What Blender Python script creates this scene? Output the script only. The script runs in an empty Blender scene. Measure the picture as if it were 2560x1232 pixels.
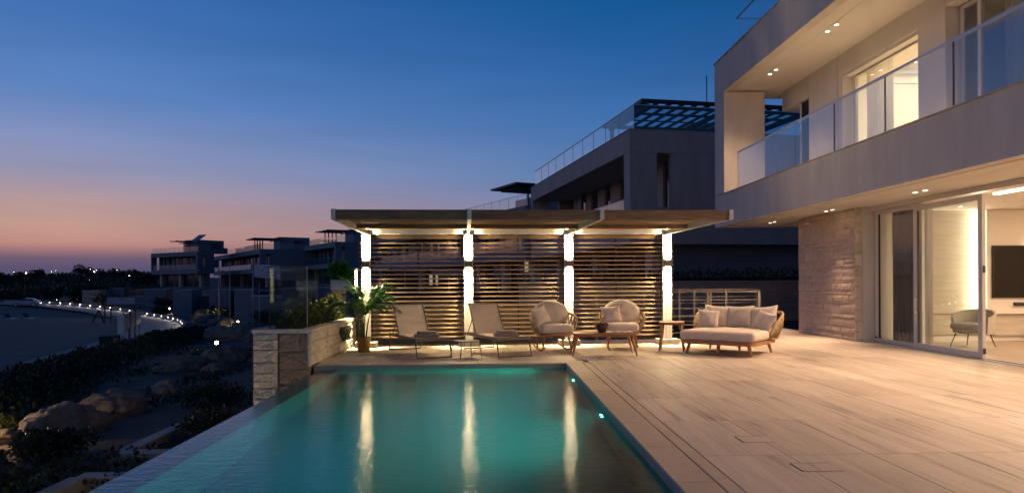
import bpy, bmesh, math, random
from mathutils import Vector, Matrix, noise
R = math.radians
sc = bpy.context.scene
COL = sc.collection
random.seed(7)

# ------------------------------------------------------------------ camera
cd = bpy.data.cameras.new('camera')
cam = bpy.data.objects.new('camera', cd); COL.objects.link(cam)
cd.sensor_width = 36; cd.lens = 24; cd.shift_y = 86 / 2560
cd.clip_start = .05; cd.clip_end = 6000
cam.matrix_world = Matrix.Translation((0, 0, 1.4)) @ Matrix.Rotation(R(-1.75), 4, 'Z') @ Matrix.Rotation(R(90), 4, 'X') @ Matrix.Rotation(R(-.3), 4, 'Z')
sc.camera = cam

# ------------------------------------------------------------------ sky
def lin(c):
    return tuple((v / 12.92 if v <= .04045 else ((v + .055) / 1.055) ** 2.4) for v in (x / 255 for x in c))
W = bpy.data.worlds.new('World'); sc.world = W; W.use_nodes = True
nt = W.node_tree; N = nt.nodes; LK = nt.links
bg = N['Background']; bg.inputs['Strength'].default_value = 1.0
tc = N.new('ShaderNodeTexCoord'); sep = N.new('ShaderNodeSeparateXYZ'); LK.new(tc.outputs['Generated'], sep.inputs[0])
def math_node(op, a, b=None, clamp=False):
    n = N.new('ShaderNodeMath'); n.operation = op; n.use_clamp = clamp
    for i, v in enumerate((a, b)):
        if v is None: continue
        if isinstance(v, (int, float)): n.inputs[i].default_value = v
        else: LK.new(v, n.inputs[i])
    return n.outputs[0]
el = math_node('ARCSINE', sep.outputs['Z'])
elf = math_node('DIVIDE', el, R(90), True)
def ramp(stops):
    n = N.new('ShaderNodeValToRGB'); cr = n.color_ramp; cr.interpolation = 'LINEAR'
    while len(cr.elements) < len(stops): cr.elements.new(.5)
    for e, (deg, c) in zip(cr.elements, stops): e.position = deg / 90; 
    for e, (deg, c) in zip(cr.elements, stops): e.position = deg / 90; e.color = (*lin(c), 1)
    LK.new(elf, n.inputs[0]); return n.outputs[0]
west = ramp([(0, (84, 80, 108)), (1.1, (92, 84, 114)), (1.8, (112, 92, 114)), (2.3, (156, 116, 120)), (2.9, (192, 140, 130)),
             (4.1, (196, 155, 143)), (5.7, (182, 152, 152)), (8, (150, 150, 180)), (10.7, (126, 144, 190)), (13.4, (94, 132, 192)), (18.4, (68, 114, 180)),
             (24, (46, 98, 164)), (40, (14, 50, 104)), (60, (7, 28, 66)), (90, (6, 22, 54))])
east = ramp([(0, (70, 70, 98)), (2, (92, 86, 112)), (3.5, (120, 112, 138)), (6, (114, 126, 168)), (9, (88, 124, 174)), (13, (68, 114, 174)),
             (17, (46, 100, 164)), (22, (22, 88, 150)), (30, (12, 64, 122)), (45, (8, 36, 78)), (90, (6, 22, 54))])
back = ramp([(0, (36, 42, 62)), (4, (46, 56, 86)), (9, (40, 64, 104)), (20, (12, 44, 86)), (45, (8, 30, 66)), (90, (6, 22, 54))])
# angle to the sunset azimuth (80 deg left of the viewing axis)
az = R(-80)
hl = math_node('SQRT', math_node('ADD', math_node('MULTIPLY', sep.outputs['X'], sep.outputs['X']), math_node('MULTIPLY', sep.outputs['Y'], sep.outputs['Y'])))
dt = math_node('DIVIDE', math_node('ADD', math_node('MULTIPLY', sep.outputs['X'], math.sin(az)), math_node('MULTIPLY', sep.outputs['Y'], math.cos(az))), math_node('MAXIMUM', hl, 1e-4))
fw = math_node('DIVIDE', dt, .66, True)
fb = math_node('MULTIPLY', dt, -1.0, True)
def mixc(f, a, b):
    n = N.new('ShaderNodeMix'); n.data_type = 'RGBA'; LK.new(f, n.inputs[0]); LK.new(a, n.inputs[6]); LK.new(b, n.inputs[7]); return n.outputs[2]
skyc = mixc(fb, mixc(fw, east, west), back)
# faint thin streaks of high cloud and haze
mpn = N.new('ShaderNodeMapping'); mpn.inputs['Scale'].default_value = (2.2, 2.2, 17); LK.new(tc.outputs['Generated'], mpn.inputs[0])
cn = N.new('ShaderNodeTexNoise'); cn.inputs['Scale'].default_value = 1.6; cn.inputs['Detail'].default_value = 6; cn.inputs['Distortion'].default_value = .5; LK.new(mpn.outputs[0], cn.inputs['Vector'])
cm = N.new('ShaderNodeMapRange'); LK.new(cn.outputs['Fac'], cm.inputs[0]); cm.inputs[1].default_value = .35; cm.inputs[2].default_value = .72; cm.inputs[3].default_value = 1.03; cm.inputs[4].default_value = .93
sv = N.new('ShaderNodeVectorMath'); sv.operation = 'SCALE'; LK.new(skyc, sv.inputs[0]); LK.new(cm.outputs[0], sv.inputs['Scale'])
LK.new(sv.outputs[0], bg.inputs['Color'])

vs = sc.view_settings
sc.display_settings.display_device = 'sRGB'
vs.view_transform = 'Standard'; vs.look = 'None'; vs.exposure = 0; vs.gamma = 1; vs.use_curve_mapping = False
sc.cycles.use_denoising = True
try: sc.cycles.denoiser = 'OPENIMAGEDENOISE'
except Exception: pass
sc.cycles.sample_clamp_indirect = 4; sc.cycles.sample_clamp_direct = 0
sc.cycles.max_bounces = 10; sc.cycles.diffuse_bounces = 4; sc.cycles.glossy_bounces = 5; sc.cycles.transmission_bounces = 8; sc.cycles.transparent_max_bounces = 24
sc.cycles.blur_glossy = .3
sc.cycles.use_light_tree = True

# ------------------------------------------------------------------ materials
def newmat(name):
    m = bpy.data.materials.new(name); m.use_nodes = True
    return m, m.node_tree.nodes, m.node_tree.links, m.node_tree.nodes['Principled BSDF']
def mat(name, col, rough=.6, var=.12, scale=6, bump=.0, bscale=None, metal=0, stretch=(1, 1, 1), obj_rand=.0, spec=.5, coat=0, detail=5):
    m, n, l, p = newmat(name)
    p.inputs['Roughness'].default_value = rough; p.inputs['Metallic'].default_value = metal
    p.inputs['Specular IOR Level'].default_value = spec; p.inputs['Coat Weight'].default_value = coat
    t = n.new('ShaderNodeTexCoord'); mp = n.new('ShaderNodeMapping'); l.new(t.outputs['Object'], mp.inputs[0]); mp.inputs['Scale'].default_value = stretch
    vec = mp.outputs[0]
    oi = n.new('ShaderNodeObjectInfo')
    ad = n.new('ShaderNodeVectorMath'); ad.operation = 'ADD'; l.new(vec, ad.inputs[0])
    sm = n.new('ShaderNodeMath'); sm.operation = 'MULTIPLY'; l.new(oi.outputs['Random'], sm.inputs[0]); sm.inputs[1].default_value = 53.0
    l.new(sm.outputs[0], ad.inputs[1]); vec = ad.outputs[0]
    nz = n.new('ShaderNodeTexNoise'); nz.inputs['Scale'].default_value = scale; nz.inputs['Detail'].default_value = detail; nz.inputs['Roughness'].default_value = .6
    l.new(vec, nz.inputs['Vector'])
    mr = n.new('ShaderNodeMapRange'); l.new(nz.outputs['Fac'], mr.inputs[0]); mr.inputs[1].default_value = .3; mr.inputs[2].default_value = .7
    mr.inputs[3].default_value = 1 - var; mr.inputs[4].default_value = 1 + var
    fac = mr.outputs[0]
    if obj_rand:
        mr2 = n.new('ShaderNodeMapRange'); l.new(oi.outputs['Random'], mr2.inputs[0]); mr2.inputs[3].default_value = 1 - obj_rand; mr2.inputs[4].default_value = 1 + obj_rand
        mu = n.new('ShaderNodeMath'); mu.operation = 'MULTIPLY'; l.new(fac, mu.inputs[0]); l.new(mr2.outputs[0], mu.inputs[1]); fac = mu.outputs[0]
    hs = n.new('ShaderNodeVectorMath'); hs.operation = 'SCALE'; hs.inputs[0].default_value = col; l.new(fac, hs.inputs['Scale'])
    l.new(hs.outputs[0], p.inputs['Base Color'])
    if bump:
        nb = n.new('ShaderNodeTexNoise'); nb.inputs['Scale'].default_value = bscale or scale * 4; nb.inputs['Detail'].default_value = 6; l.new(vec, nb.inputs['Vector'])
        b = n.new('ShaderNodeBump'); b.inputs['Strength'].default_value = min(1, bump); b.inputs['Distance'].default_value = .01 if bump <= 1 else .01 * bump
        l.new(nb.outputs['Fac'], b.inputs['Height']); l.new(b.outputs[0], p.inputs['Normal'])
    return m
def emit(name, col, s):
    m, n, l, p = newmat(name)
    p.inputs['Base Color'].default_value = (.8, .8, .8, 1)
    p.inputs['Emission Color'].default_value = (*col, 1); p.inputs['Emission Strength'].default_value = s
    return m
def glass(name, tint=(.93, .97, .96), rough=0.0, boost=1.0):
    m, n, l, p = newmat(name); n.remove(p)
    out = n['Material Output']; tr = n.new('ShaderNodeBsdfTransparent'); tr.inputs[0].default_value = (*tint, 1)
    gl = n.new('ShaderNodeBsdfGlossy'); gl.inputs['Roughness'].default_value = rough; gl.inputs[0].default_value = (1, 1, 1, 1)
    lw = n.new('ShaderNodeLayerWeight'); lw.inputs[0].default_value = .5
    pw5 = n.new('ShaderNodeMath'); pw5.operation = 'POWER'; l.new(lw.outputs['Facing'], pw5.inputs[0]); pw5.inputs[1].default_value = 5
    fr = n.new('ShaderNodeMath'); fr.operation = 'MULTIPLY_ADD'; l.new(pw5.outputs[0], fr.inputs[0]); fr.inputs[1].default_value = .96; fr.inputs[2].default_value = .04
    mu = n.new('ShaderNodeMath'); mu.operation = 'MULTIPLY'; mu.use_clamp = True; mu.inputs[1].default_value = boost; l.new(fr.outputs[0], mu.inputs[0])
    mx = n.new('ShaderNodeMixShader'); l.new(mu.outputs[0], mx.inputs[0]); l.new(tr.outputs[0], mx.inputs[1]); l.new(gl.outputs[0], mx.inputs[2])
    l.new(mx.outputs[0], out.inputs[0]); return m
M = {}
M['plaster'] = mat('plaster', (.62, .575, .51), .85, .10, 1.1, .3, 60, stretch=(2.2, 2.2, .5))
M['plaster_soffit'] = mat('soffit paint', (.70, .66, .61), .8, .04, 1.2, .1, 90)
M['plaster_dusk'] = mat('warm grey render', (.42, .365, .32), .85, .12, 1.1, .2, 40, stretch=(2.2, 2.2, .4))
M['rail_warm'] = mat('matt railing metal', (.24, .215, .18), .5, .05, 5)
M['frame_far'] = mat('dark window frame', (.10, .10, .10), .5, .05, 4)
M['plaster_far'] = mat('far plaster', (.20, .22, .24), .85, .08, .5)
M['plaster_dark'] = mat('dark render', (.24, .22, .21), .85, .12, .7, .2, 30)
M['room_wall'] = mat('room paint', (.78, .74, .69), .8, .03, 1)
M['coping'] = mat('coping stone', (.42, .37, .30), .7, .12, 3, .2, 40, obj_rand=.08)
M['limestone'] = mat('rough limestone', (.53, .42, .335), .9, .15, 5, 1.0, 30, obj_rand=.07)
M['limestone_brown'] = mat('brown limestone', (.30, .235, .17), .9, .22, 6, 1.0, 30, obj_rand=.12)
M['limestone_pale'] = mat('pale limestone', (.60, .55, .46), .88, .17, 5, 1.0, 30, obj_rand=.10)
M['joint'] = mat('mortar', (.33, .28, .24), .95, .1, 8)
M['poolstone'] = mat('pool coping stone', (.52, .42, .32), .55, .10, 2.2, .12, 60, stretch=(1, .6, 1), obj_rand=.07)
M['concrete'] = mat('boundary concrete', (.30, .27, .24), .9, .18, 1.3, .3, 20)
M['white_metal'] = mat('white powder coated metal', (.72, .70, .65), .45, .03, 4)
M['frame_metal'] = mat('aluminium frame', (.62, .60, .58), .4, .03, 4)
M['steel'] = mat('satin steel', (.62, .58, .52), .35, .05, 5, metal=.9)
M['rail_metal'] = mat('handrail metal', (.50, .49, .50), .3, .04, 5, metal=.6)
M['taupe_metal'] = mat('taupe powder coated metal', (.19, .165, .125), .6, .05, 8, spec=.25)
M['dark_metal'] = mat('dark metal', (.035, .033, .032), .5, .05, 6)
M['wood'] = mat('teak', (.40, .19, .085), .5, .28, 5, .25, 30, stretch=(1, 8, 8), obj_rand=.08)
M['slat_wood'] = mat('slat wood', (.42, .30, .17), .6, .09, 4, .2, 30, stretch=(1, 8, 8), obj_rand=.10)
M['fascia_wood'] = mat('weathered fascia wood', (.20, .125, .07), .6, .40, 3.5, .3, 24, stretch=(1, 9, 9), obj_rand=.08)
M['rope'] = mat('woven rope', (.42, .29, .15), .75, .2, 60, .6, 90)
M['fabric'] = mat('cream upholstery', (.66, .57, .49), .92, .05, 9, .25, 320)
M['mesh_fabric'] = mat('lounger mesh', (.68, .57, .44), .85, .05, 12, .3, 400)
M['towel'] = mat('towel', (.42, .35, .28), .95, .14, 30, .8, 160)
M['gold'] = mat('brushed gold pot', (.40, .275, .11), .38, .10, 5, metal=1, stretch=(6, 6, .6))
M['soil'] = mat('soil', (.05, .035, .025), .95, .3, 20, .8, 60)
M['stem'] = mat('palm stem', (.16, .20, .06), .6, .2, 10)
M['bark'] = mat('bark', (.09, .06, .04), .9, .3, 10, .8, 30)
M['ceramic'] = mat('brown ceramic', (.05, .035, .022), .4, .3, 8, .3, 20)
M['paper'] = mat('paper', (.72, .70, .66), .5, .1, 10)
M['sand'] = mat('sand', (.15, .135, .12), .95, .12, .4, .5, 8)
M['paving'] = mat('promenade paving', (.34, .32, .30), .8, .12, .6, .2, 10)
M['kerb'] = mat('kerb concrete', (.34, .32, .29), .85, .1, 2)
M['rock'] = mat('boulder', (.22, .175, .13), .92, .38, 2.6, 1.0, 9)
M['earth'] = mat('garden soil', (.12, .085, .06), .95, .35, 1.1, 1.0, 14)
M['hill'] = mat('scrub land', (.03, .03, .03), .95, .4, .05)
M['window_dark'] = mat('dark window glass', (.02, .022, .026), .08, .1, 1, spec=.8)
M['shutter'] = mat('louvre shutter', (.40, .38, .38), .6, .04, 4)
M['screen_black'] = mat('tv screen', (.012, .011, .010), .28, .05, 2, spec=.3)
M['black'] = mat('black plastic', (.02, .02, .02), .5, .05, 5)
M['curtain_dark'] = mat('blackout curtain', (.20, .165, .135), .9, .08, 3, stretch=(6, 6, .5))
M['curtain_pale'] = mat('pale linen curtain', (.58, .54, .49), .9, .06, 5, stretch=(6, 6, .5))
def sheer(name, col):
    m, n, l, p = newmat(name); p.inputs['Base Color'].default_value = (*col, 1); p.inputs['Roughness'].default_value = .9
    t = n.new('ShaderNodeBsdfTranslucent'); t.inputs[0].default_value = (*col, 1); mx = n.new('ShaderNodeMixShader'); mx.inputs[0].default_value = .5
    l.new(p.outputs[0], mx.inputs[1]); l.new(t.outputs[0], mx.inputs[2]); l.new(mx.outputs[0], n['Material Output'].inputs[0]); return m
M['curtain_pale'] = sheer('pale linen curtain', (.60, .56, .51))
M['chair_shell'] = mat('grey chair fabric', (.44, .41, .35), .9, .06, 12, .2, 300)
M['hose'] = mat('green hose', (.02, .045, .03), .4, .2, 10)
M['car_paint'] = mat('silver car paint', (.30, .33, .37), .3, .03, 3, metal=.5, coat=.6)
M['car_dark'] = mat('dark car paint', (.06, .08, .11), .3, .03, 3, metal=.4, coat=.6)
M['tyre'] = mat('tyre', (.02, .02, .02), .8, .1, 8)
M['flag'] = mat('flag cloth', (.62, .56, .58), .85, .04, 4)
M['flag_ink'] = mat('flag print', (.12, .14, .22), .85, .05, 4)
M['pole'] = mat('flagpole', (.45, .40, .34), .4, .05, 5, metal=.3)
M['sign'] = mat('sign panel', (.40, .40, .40), .6, .35, 3)
M['dark_wood'] = mat('dark timber', (.06, .035, .022), .7, .25, 5, stretch=(1, 1, 6))
M['solar'] = mat('solar panel', (.02, .03, .06), .15, .1, 4)
M['interior_wood'] = mat('pale wood floor', (.50, .41, .32), .45, .14, 2.2, stretch=(8, 1, 1))
M['veneer'] = mat('pale grain wall panel', (.56, .50, .42), .6, .14, 2.4, stretch=(.7, 1, 7))
M['glass'] = glass('clear glass')
M['glass_far'] = glass('far glass', (.86, .92, .93), .0, 1.2)
M['glass_roof'] = glass('tinted roof glass', (.55, .74, .78), .0, 1.2)
M['glass_rail'] = glass('balustrade glass', (.90, .93, .95), .0, 1.5)
WARM = (1.0, .64, .385); PERG = (1.0, .75, .40); COOLW = (1.0, .86, .68)
M['lamp_warm'] = emit('downlight lens', (1, .80, .56), 14)
M['lamp_perg'] = emit('post light lens', (1, .88, .62), 40)
M['lamp_path'] = emit('path light lens', (1, .76, .50), 16)
M['lamp_bulb'] = emit('garden bulb', (1, .72, .34), 60)
M['lamp_far'] = emit('street lamp bulb', (1, .90, .66), 30)
M['lamp_red'] = emit('red lamp', (1, .10, .06), 5)
M['led'] = emit('led strip', (1, .86, .58), 9)
M['lit_room'] = emit('warm lit room', (1, .70, .38), .30)
M['pool_lens'] = emit('pool lamp lens', (.30, 1.0, .95), 130)

def leafmat(name, col, trans=.35, var=.35, rough=.5):
    m, n, l, p = newmat(name); out = n['Material Output']
    p.inputs['Roughness'].default_value = rough
    g = n.new('ShaderNodeNewGeometry')
    nz = n.new('ShaderNodeTexNoise'); nz.inputs['Scale'].default_value = 2.3; nz.inputs['Detail'].default_value = 4; l.new(g.outputs['Position'], nz.inputs['Vector'])
    ri = n.new('ShaderNodeMath'); ri.operation = 'MULTIPLY_ADD'; l.new(g.outputs['Random Per Island'], ri.inputs[0]); ri.inputs[1].default_value = var; ri.inputs[2].default_value = 1 - var / 2
    mu = n.new('ShaderNodeMath'); mu.operation = 'MULTIPLY_ADD'; l.new(nz.outputs['Fac'], mu.inputs[0]); mu.inputs[1].default_value = var * 2; mu.inputs[2].default_value = 1 - var
    m3 = n.new('ShaderNodeMath'); m3.operation = 'MULTIPLY'; l.new(mu.outputs[0], m3.inputs[0]); l.new(ri.outputs[0], m3.inputs[1])
    s = n.new('ShaderNodeVectorMath'); s.operation = 'SCALE'; s.inputs[0].default_value = col; l.new(m3.outputs[0], s.inputs['Scale'])
    l.new(s.outputs[0], p.inputs['Base Color'])
    t = n.new('ShaderNodeBsdfTranslucent'); l.new(s.outputs[0], t.inputs[0])
    mx = n.new('ShaderNodeMixShader'); mx.inputs[0].default_value = trans; l.new(p.outputs[0], mx.inputs[1]); l.new(t.outputs[0], mx.inputs[2]); l.new(mx.outputs[0], out.inputs[0])
    return m
M['palm_leaf'] = leafmat('palm leaf', (.06, .21, .045), .35, .4, .4)
M['shrub_leaf'] = leafmat('shrub leaf', (.085, .105, .022), .25, .5)
M['dark_leaf'] = leafmat('dark leaf', (.035, .05, .022), .15, .5)
M['cover_leaf'] = leafmat('ground cover leaf', (.04, .045, .018), .15, .6)

def travertine():
    m, n, l, p = newmat('vein cut travertine')
    t = n.new('ShaderNodeTexCoord'); oi = n.new('ShaderNodeObjectInfo')
    # veins run along Y; each tile is cut from another slab
    off = n.new('ShaderNodeCombineXYZ'); mm = n.new('ShaderNodeMath'); mm.operation = 'MULTIPLY'; l.new(oi.outputs['Random'], mm.inputs[0]); mm.inputs[1].default_value = 61
    l.new(mm.outputs[0], off.inputs[0]); l.new(mm.outputs[0], off.inputs[2])
    ad = n.new('ShaderNodeVectorMath'); ad.operation = 'ADD'; l.new(t.outputs['Object'], ad.inputs[0]); l.new(off.outputs[0], ad.inputs[1])
    def ns(stretch, scale, detail, dist=0):
        mp = n.new('ShaderNodeMapping'); mp.inputs['Scale'].default_value = stretch; l.new(ad.outputs[0], mp.inputs[0])
        z = n.new('ShaderNodeTexNoise'); z.inputs['Scale'].default_value = scale; z.inputs['Detail'].default_value = detail; z.inputs['Roughness'].default_value = .62; z.inputs['Distortion'].default_value = dist
        l.new(mp.outputs[0], z.inputs['Vector']); return z.outputs['Fac']
    broad = ns((1, .10, 1), 5.5, 4, .35); fine = ns((1, .03, 1), 21, 5, .15); blot = ns((1, .5, 1), 1.7, 5, .8)
    cr = n.new('ShaderNodeValToRGB'); e = cr.color_ramp.elements
    e[0].position = .36; e[0].color = (.22, .185, .15, 1); e[1].position = .60; e[1].color = (.61, .525, .445, 1)
    e2 = cr.color_ramp.elements.new(.47); e2.color = (.51, .435, .365, 1)
    a = n.new('ShaderNodeMath'); a.operation = 'MULTIPLY'; l.new(broad, a.inputs[0]); a.inputs[1].default_value = .42
    b = n.new('ShaderNodeMath'); b.operation = 'MULTIPLY_ADD'; l.new(fine, b.inputs[0]); b.inputs[1].default_value = .46; l.new(a.outputs[0], b.inputs[2])
    c = n.new('ShaderNodeMath'); c.operation = 'MULTIPLY_ADD'; l.new(blot, c.inputs[0]); c.inputs[1].default_value = .16; l.new(b.outputs[0], c.inputs[2])
    l.new(c.outputs[0], cr.inputs[0])
    mr = n.new('ShaderNodeMapRange'); l.new(oi.outputs['Random'], mr.inputs[0]); mr.inputs[3].default_value = .88; mr.inputs[4].default_value = 1.08
    s = n.new('ShaderNodeVectorMath'); s.operation = 'SCALE'; l.new(cr.outputs[0], s.inputs[0]); l.new(mr.outputs[0], s.inputs['Scale']); l.new(s.outputs[0], p.inputs['Base Color'])
    rr = n.new('ShaderNodeMapRange'); l.new(blot, rr.inputs[0]); rr.inputs[1].default_value = .3; rr.inputs[2].default_value = .7; rr.inputs[3].default_value = .40; rr.inputs[4].default_value = .58; p.inputs['Specular IOR Level'].default_value = .38; l.new(rr.outputs[0], p.inputs['Roughness'])
    bu = n.new('ShaderNodeBump'); bu.inputs['Strength'].default_value = .18; bu.inputs['Distance'].default_value = .004; l.new(fine, bu.inputs['Height']); l.new(bu.outputs[0], p.inputs['Normal'])
    return m
M['travertine'] = travertine()

def mosaic():
    m, n, l, p = newmat('pool mosaic')
    t = n.new('ShaderNodeTexCoord')
    br = n.new('ShaderNodeTexBrick'); br.offset = 0; br.inputs['Scale'].default_value = 1; br.inputs['Brick Width'].default_value = .05; br.inputs['Row Height'].default_value = .05; br.inputs['Mortar Size'].default_value = .0035
    br.inputs['Color1'].default_value = (.012, .14, .155, 1); br.inputs['Color2'].default_value = (.018, .175, .185, 1); br.inputs['Mortar'].default_value = (.05, .23, .24, 1)
    # project along the dominant face axis
    g = n.new('ShaderNodeNewGeometry'); sx = n.new('ShaderNodeSeparateXYZ'); l.new(g.outputs['True Normal'], sx.inputs[0])
    po = n.new('ShaderNodeSeparateXYZ'); l.new(t.outputs['Object'], po.inputs[0])
    def ab(o):
        k = n.new('ShaderNodeMath'); k.operation = 'ABSOLUTE'; l.new(o, k.inputs[0]); k2 = n.new('ShaderNodeMath'); k2.operation = 'GREATER_THAN'; l.new(k.outputs[0], k2.inputs[0]); k2.inputs[1].default_value = .5; return k2.outputs[0]
    ax, az_ = ab(sx.outputs[0]), ab(sx.outputs[2])
    def mixf(f, a, b):
        k = n.new('ShaderNodeMix'); k.data_type = 'FLOAT'; l.new(f, k.inputs[0]); l.new(a, k.inputs[2]); l.new(b, k.inputs[3]); return k.outputs[0]
    u = mixf(ax, po.outputs[0], po.outputs[1]); v = mixf(az_, po.outputs[2], po.outputs[1])
    cb = n.new('ShaderNodeCombineXYZ'); l.new(u, cb.inputs[0]); l.new(v, cb.inputs[1]); l.new(cb.outputs[0], br.inputs['Vector'])
    l.new(br.outputs['Color'], p.inputs['Base Color']); p.inputs['Roughness'].default_value = .3
    return m
M['mosaic'] = mosaic()
def water():
    m, n, l, p = newmat('pool water')
    p.inputs['Base Color'].default_value = (.03, .74, .72, 1); p.inputs['Roughness'].default_value = .065; p.inputs['IOR'].default_value = 1.333; p.inputs['Transmission Weight'].default_value = 1
    t = n.new('ShaderNodeTexCoord')
    def ns(sc_, stretch, dist):
        mp = n.new('ShaderNodeMapping'); mp.inputs['Scale'].default_value = stretch; l.new(t.outputs['Object'], mp.inputs[0])
        z = n.new('ShaderNodeTexNoise'); z.inputs['Scale'].default_value = sc_; z.inputs['Detail'].default_value = 2; z.inputs['Distortion'].default_value = dist; l.new(mp.outputs[0], z.inputs['Vector']); return z.outputs['Fac']
    a = ns(9, (.8, 1.5, 1), .4); b = ns(34, (.8, 1.8, 1), .2)
    ad = n.new('ShaderNodeMath'); ad.operation = 'MULTIPLY_ADD'; l.new(b, ad.inputs[0]); ad.inputs[1].default_value = .35; l.new(a, ad.inputs[2])
    bu = n.new('ShaderNodeBump'); bu.inputs['Strength'].default_value = 1.0; bu.inputs['Distance'].default_value = .0042; l.new(ad.outputs[0], bu.inputs['Height']); l.new(bu.outputs[0], p.inputs['Normal'])
    return m
M['water'] = water()

# ------------------------------------------------------------------ mesh helpers
class MB:
    def __init__(s): s.v = []; s.f = []
    def face(s, *pts):
        i = len(s.v); s.v += [tuple(p) for p in pts]; s.f.append(tuple(range(i, i + len(pts)))); return s
    def box(s, x0, x1, y0, y1, z0, z1, mtx=None):
        i = len(s.v)
        p = [(x0, y0, z0), (x1, y0, z0), (x1, y1, z0), (x0, y1, z0), (x0, y0, z1), (x1, y0, z1), (x1, y1, z1), (x0, y1, z1)]
        if mtx is not None: p = [tuple(mtx @ Vector(q)) for q in p]
        s.v += p
        s.f += [tuple(i + k for k in q) for q in ((0, 3, 2, 1), (4, 5, 6, 7), (0, 1, 5, 4), (1, 2, 6, 5), (2, 3, 7, 6), (3, 0, 4, 7))]; return s
    def tube(s, pts, r, n=8, cap=True, closed=False):
        pts = [Vector(p) for p in pts]; m = len(pts); rs = r if isinstance(r, (list, tuple)) else [r] * m
        i0 = len(s.v); prev = None
        for k, p in enumerate(pts):
            if closed: d = pts[(k + 1) % m] - pts[k - 1]
            else: d = pts[min(k + 1, m - 1)] - pts[max(k - 1, 0)]
            d = d.normalized() if d.length > 1e-9 else Vector((0, 0, 1))
            if prev is None: a = d.orthogonal().normalized()
            else:
                a = prev - d * prev.dot(d); a = a.normalized() if a.length > 1e-6 else d.orthogonal().normalized()
            prev = a; b = d.cross(a)
            for j in range(n):
                t = 2 * math.pi * j / n; s.v.append(tuple(p + (a * math.cos(t) + b * math.sin(t)) * rs[k]))
        for k in range(m if closed else m - 1):
            k2 = (k + 1) % m
            for j in range(n):
                j2 = (j + 1) % n; s.f.append((i0 + k * n + j, i0 + k * n + j2, i0 + k2 * n + j2, i0 + k2 * n + j))
        if cap and not closed:
            s.f.append(tuple(i0 + j for j in reversed(range(n)))); s.f.append(tuple(i0 + (m - 1) * n + j for j in range(n)))
        return s
    def lathe(s, prof, n=24, c=(0, 0, 0)):
        i0 = len(s.v)
        for r, z in prof:
            for j in range(n):
                t = 2 * math.pi * j / n; s.v.append((c[0] + r * math.cos(t), c[1] + r * math.sin(t), c[2] + z))
        for k in range(len(prof) - 1):
            for j in range(n):
                j2 = (j + 1) % n; s.f.append((i0 + k * n + j, i0 + k * n + j2, i0 + (k + 1) * n + j2, i0 + (k + 1) * n + j))
        return s
    def grid(s, fn, nu, nv):
        i0 = len(s.v)
        for a in range(nu + 1):
            for b in range(nv + 1): s.v.append(tuple(fn(a / nu, b / nv)))
        for a in range(nu):
            for b in range(nv):
                k = i0 + a * (nv + 1) + b; s.f.append((k, k + nv + 1, k + nv + 2, k + 1))
        return s
    def prism(s, poly, z0, z1):
        i = len(s.v); n = len(poly)
        s.v += [(x, y, z0) for x, y in poly] + [(x, y, z1) for x, y in poly]
        s.f.append(tuple(i + k for k in reversed(range(n)))); s.f.append(tuple(i + n + k for k in range(n)))
        for k in range(n): s.f.append((i + k, i + (k + 1) % n, i + n + (k + 1) % n, i + n + k))
        return s
    def mesh(s, name, m, smooth=False):
        me = bpy.data.meshes.new(name); me.from_pydata(s.v, [], s.f); me.materials.append(M[m] if isinstance(m, str) else m)
        if smooth: me.polygons.foreach_set('use_smooth', [True] * len(me.polygons))
        me.update(); return me
    def build(s, name, m, parent=None, smooth=False, loc=(0, 0, 0), rz=0):
        return link(name, s.mesh(name, m, smooth), parent, loc, rz)
def link(name, me, parent=None, loc=(0, 0, 0), rz=0, rot=None):
    o = bpy.data.objects.new(name, me); COL.objects.link(o); o.location = loc
    o.rotation_euler = rot if rot else (0, 0, rz)
    if parent: o.parent = parent
    return o
def tag(o, label, cat, group=None, kind=None):
    o['label'] = label; o['category'] = cat
    if group: o['group'] = group
    if kind: o['kind'] = kind
    return o
def thing(name, label, cat, loc=(0, 0, 0), rz=0, group=None):
    o = bpy.data.objects.new(name, None); COL.objects.link(o); o.location = loc; o.rotation_euler = (0, 0, rz); o.empty_display_size = .2
    return tag(o, label, cat, group)
def structure(o, label=None, kind='structure'):
    o['kind'] = kind
    if label: o['label'] = label
    return o
def copy_tree(o, parent=None):
    c = o.copy(); COL.objects.link(c)
    if parent: c.parent = parent
    for ch in list(o.children): copy_tree(ch, c)
    return c
def box(name, m, parent, x0, x1, y0, y1, z0, z1, bevel=0):
    o = MB().box(x0, x1, y0, y1, z0, z1).build(name, m, parent)
    if bevel:
        b = o.modifiers.new('bevel', 'BEVEL'); b.width = bevel; b.segments = 2; b.limit_method = 'ANGLE'
    return o
def rbox_mesh(name, m, w, d, h, r, seg=4, puff=0, sub=6):
    """rounded upholstery block, base at z=0, centred in x and y"""
    bm = bmesh.new(); bmesh.ops.create_cube(bm, size=1)
    for v in bm.verts: v.co = Vector((v.co.x * w, v.co.y * d, (v.co.z + .5) * h))
    bmesh.ops.bevel(bm, geom=list(bm.edges), offset=r, segments=seg, profile=.5, affect='EDGES')
    if puff:
        big = [e for e in bm.edges if e.calc_length() > r * 2.2]
        bmesh.ops.subdivide_edges(bm, edges=big, cuts=sub, use_grid_fill=True)
        for v in bm.verts:
            u, t = v.co.x / w * 2, v.co.y / d * 2
            k = max(0, 1 - u * u) ** .5 * max(0, 1 - t * t) ** .5
            if v.co.z > h * .5: v.co.z += puff * k + .004 * noise.noise(v.co * 6)
    me = bpy.data.meshes.new(name); bm.to_mesh(me); bm.free(); me.materials.append(M[m])
    me.polygons.foreach_set('use_smooth', [True] * len(me.polygons)); return me
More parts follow.
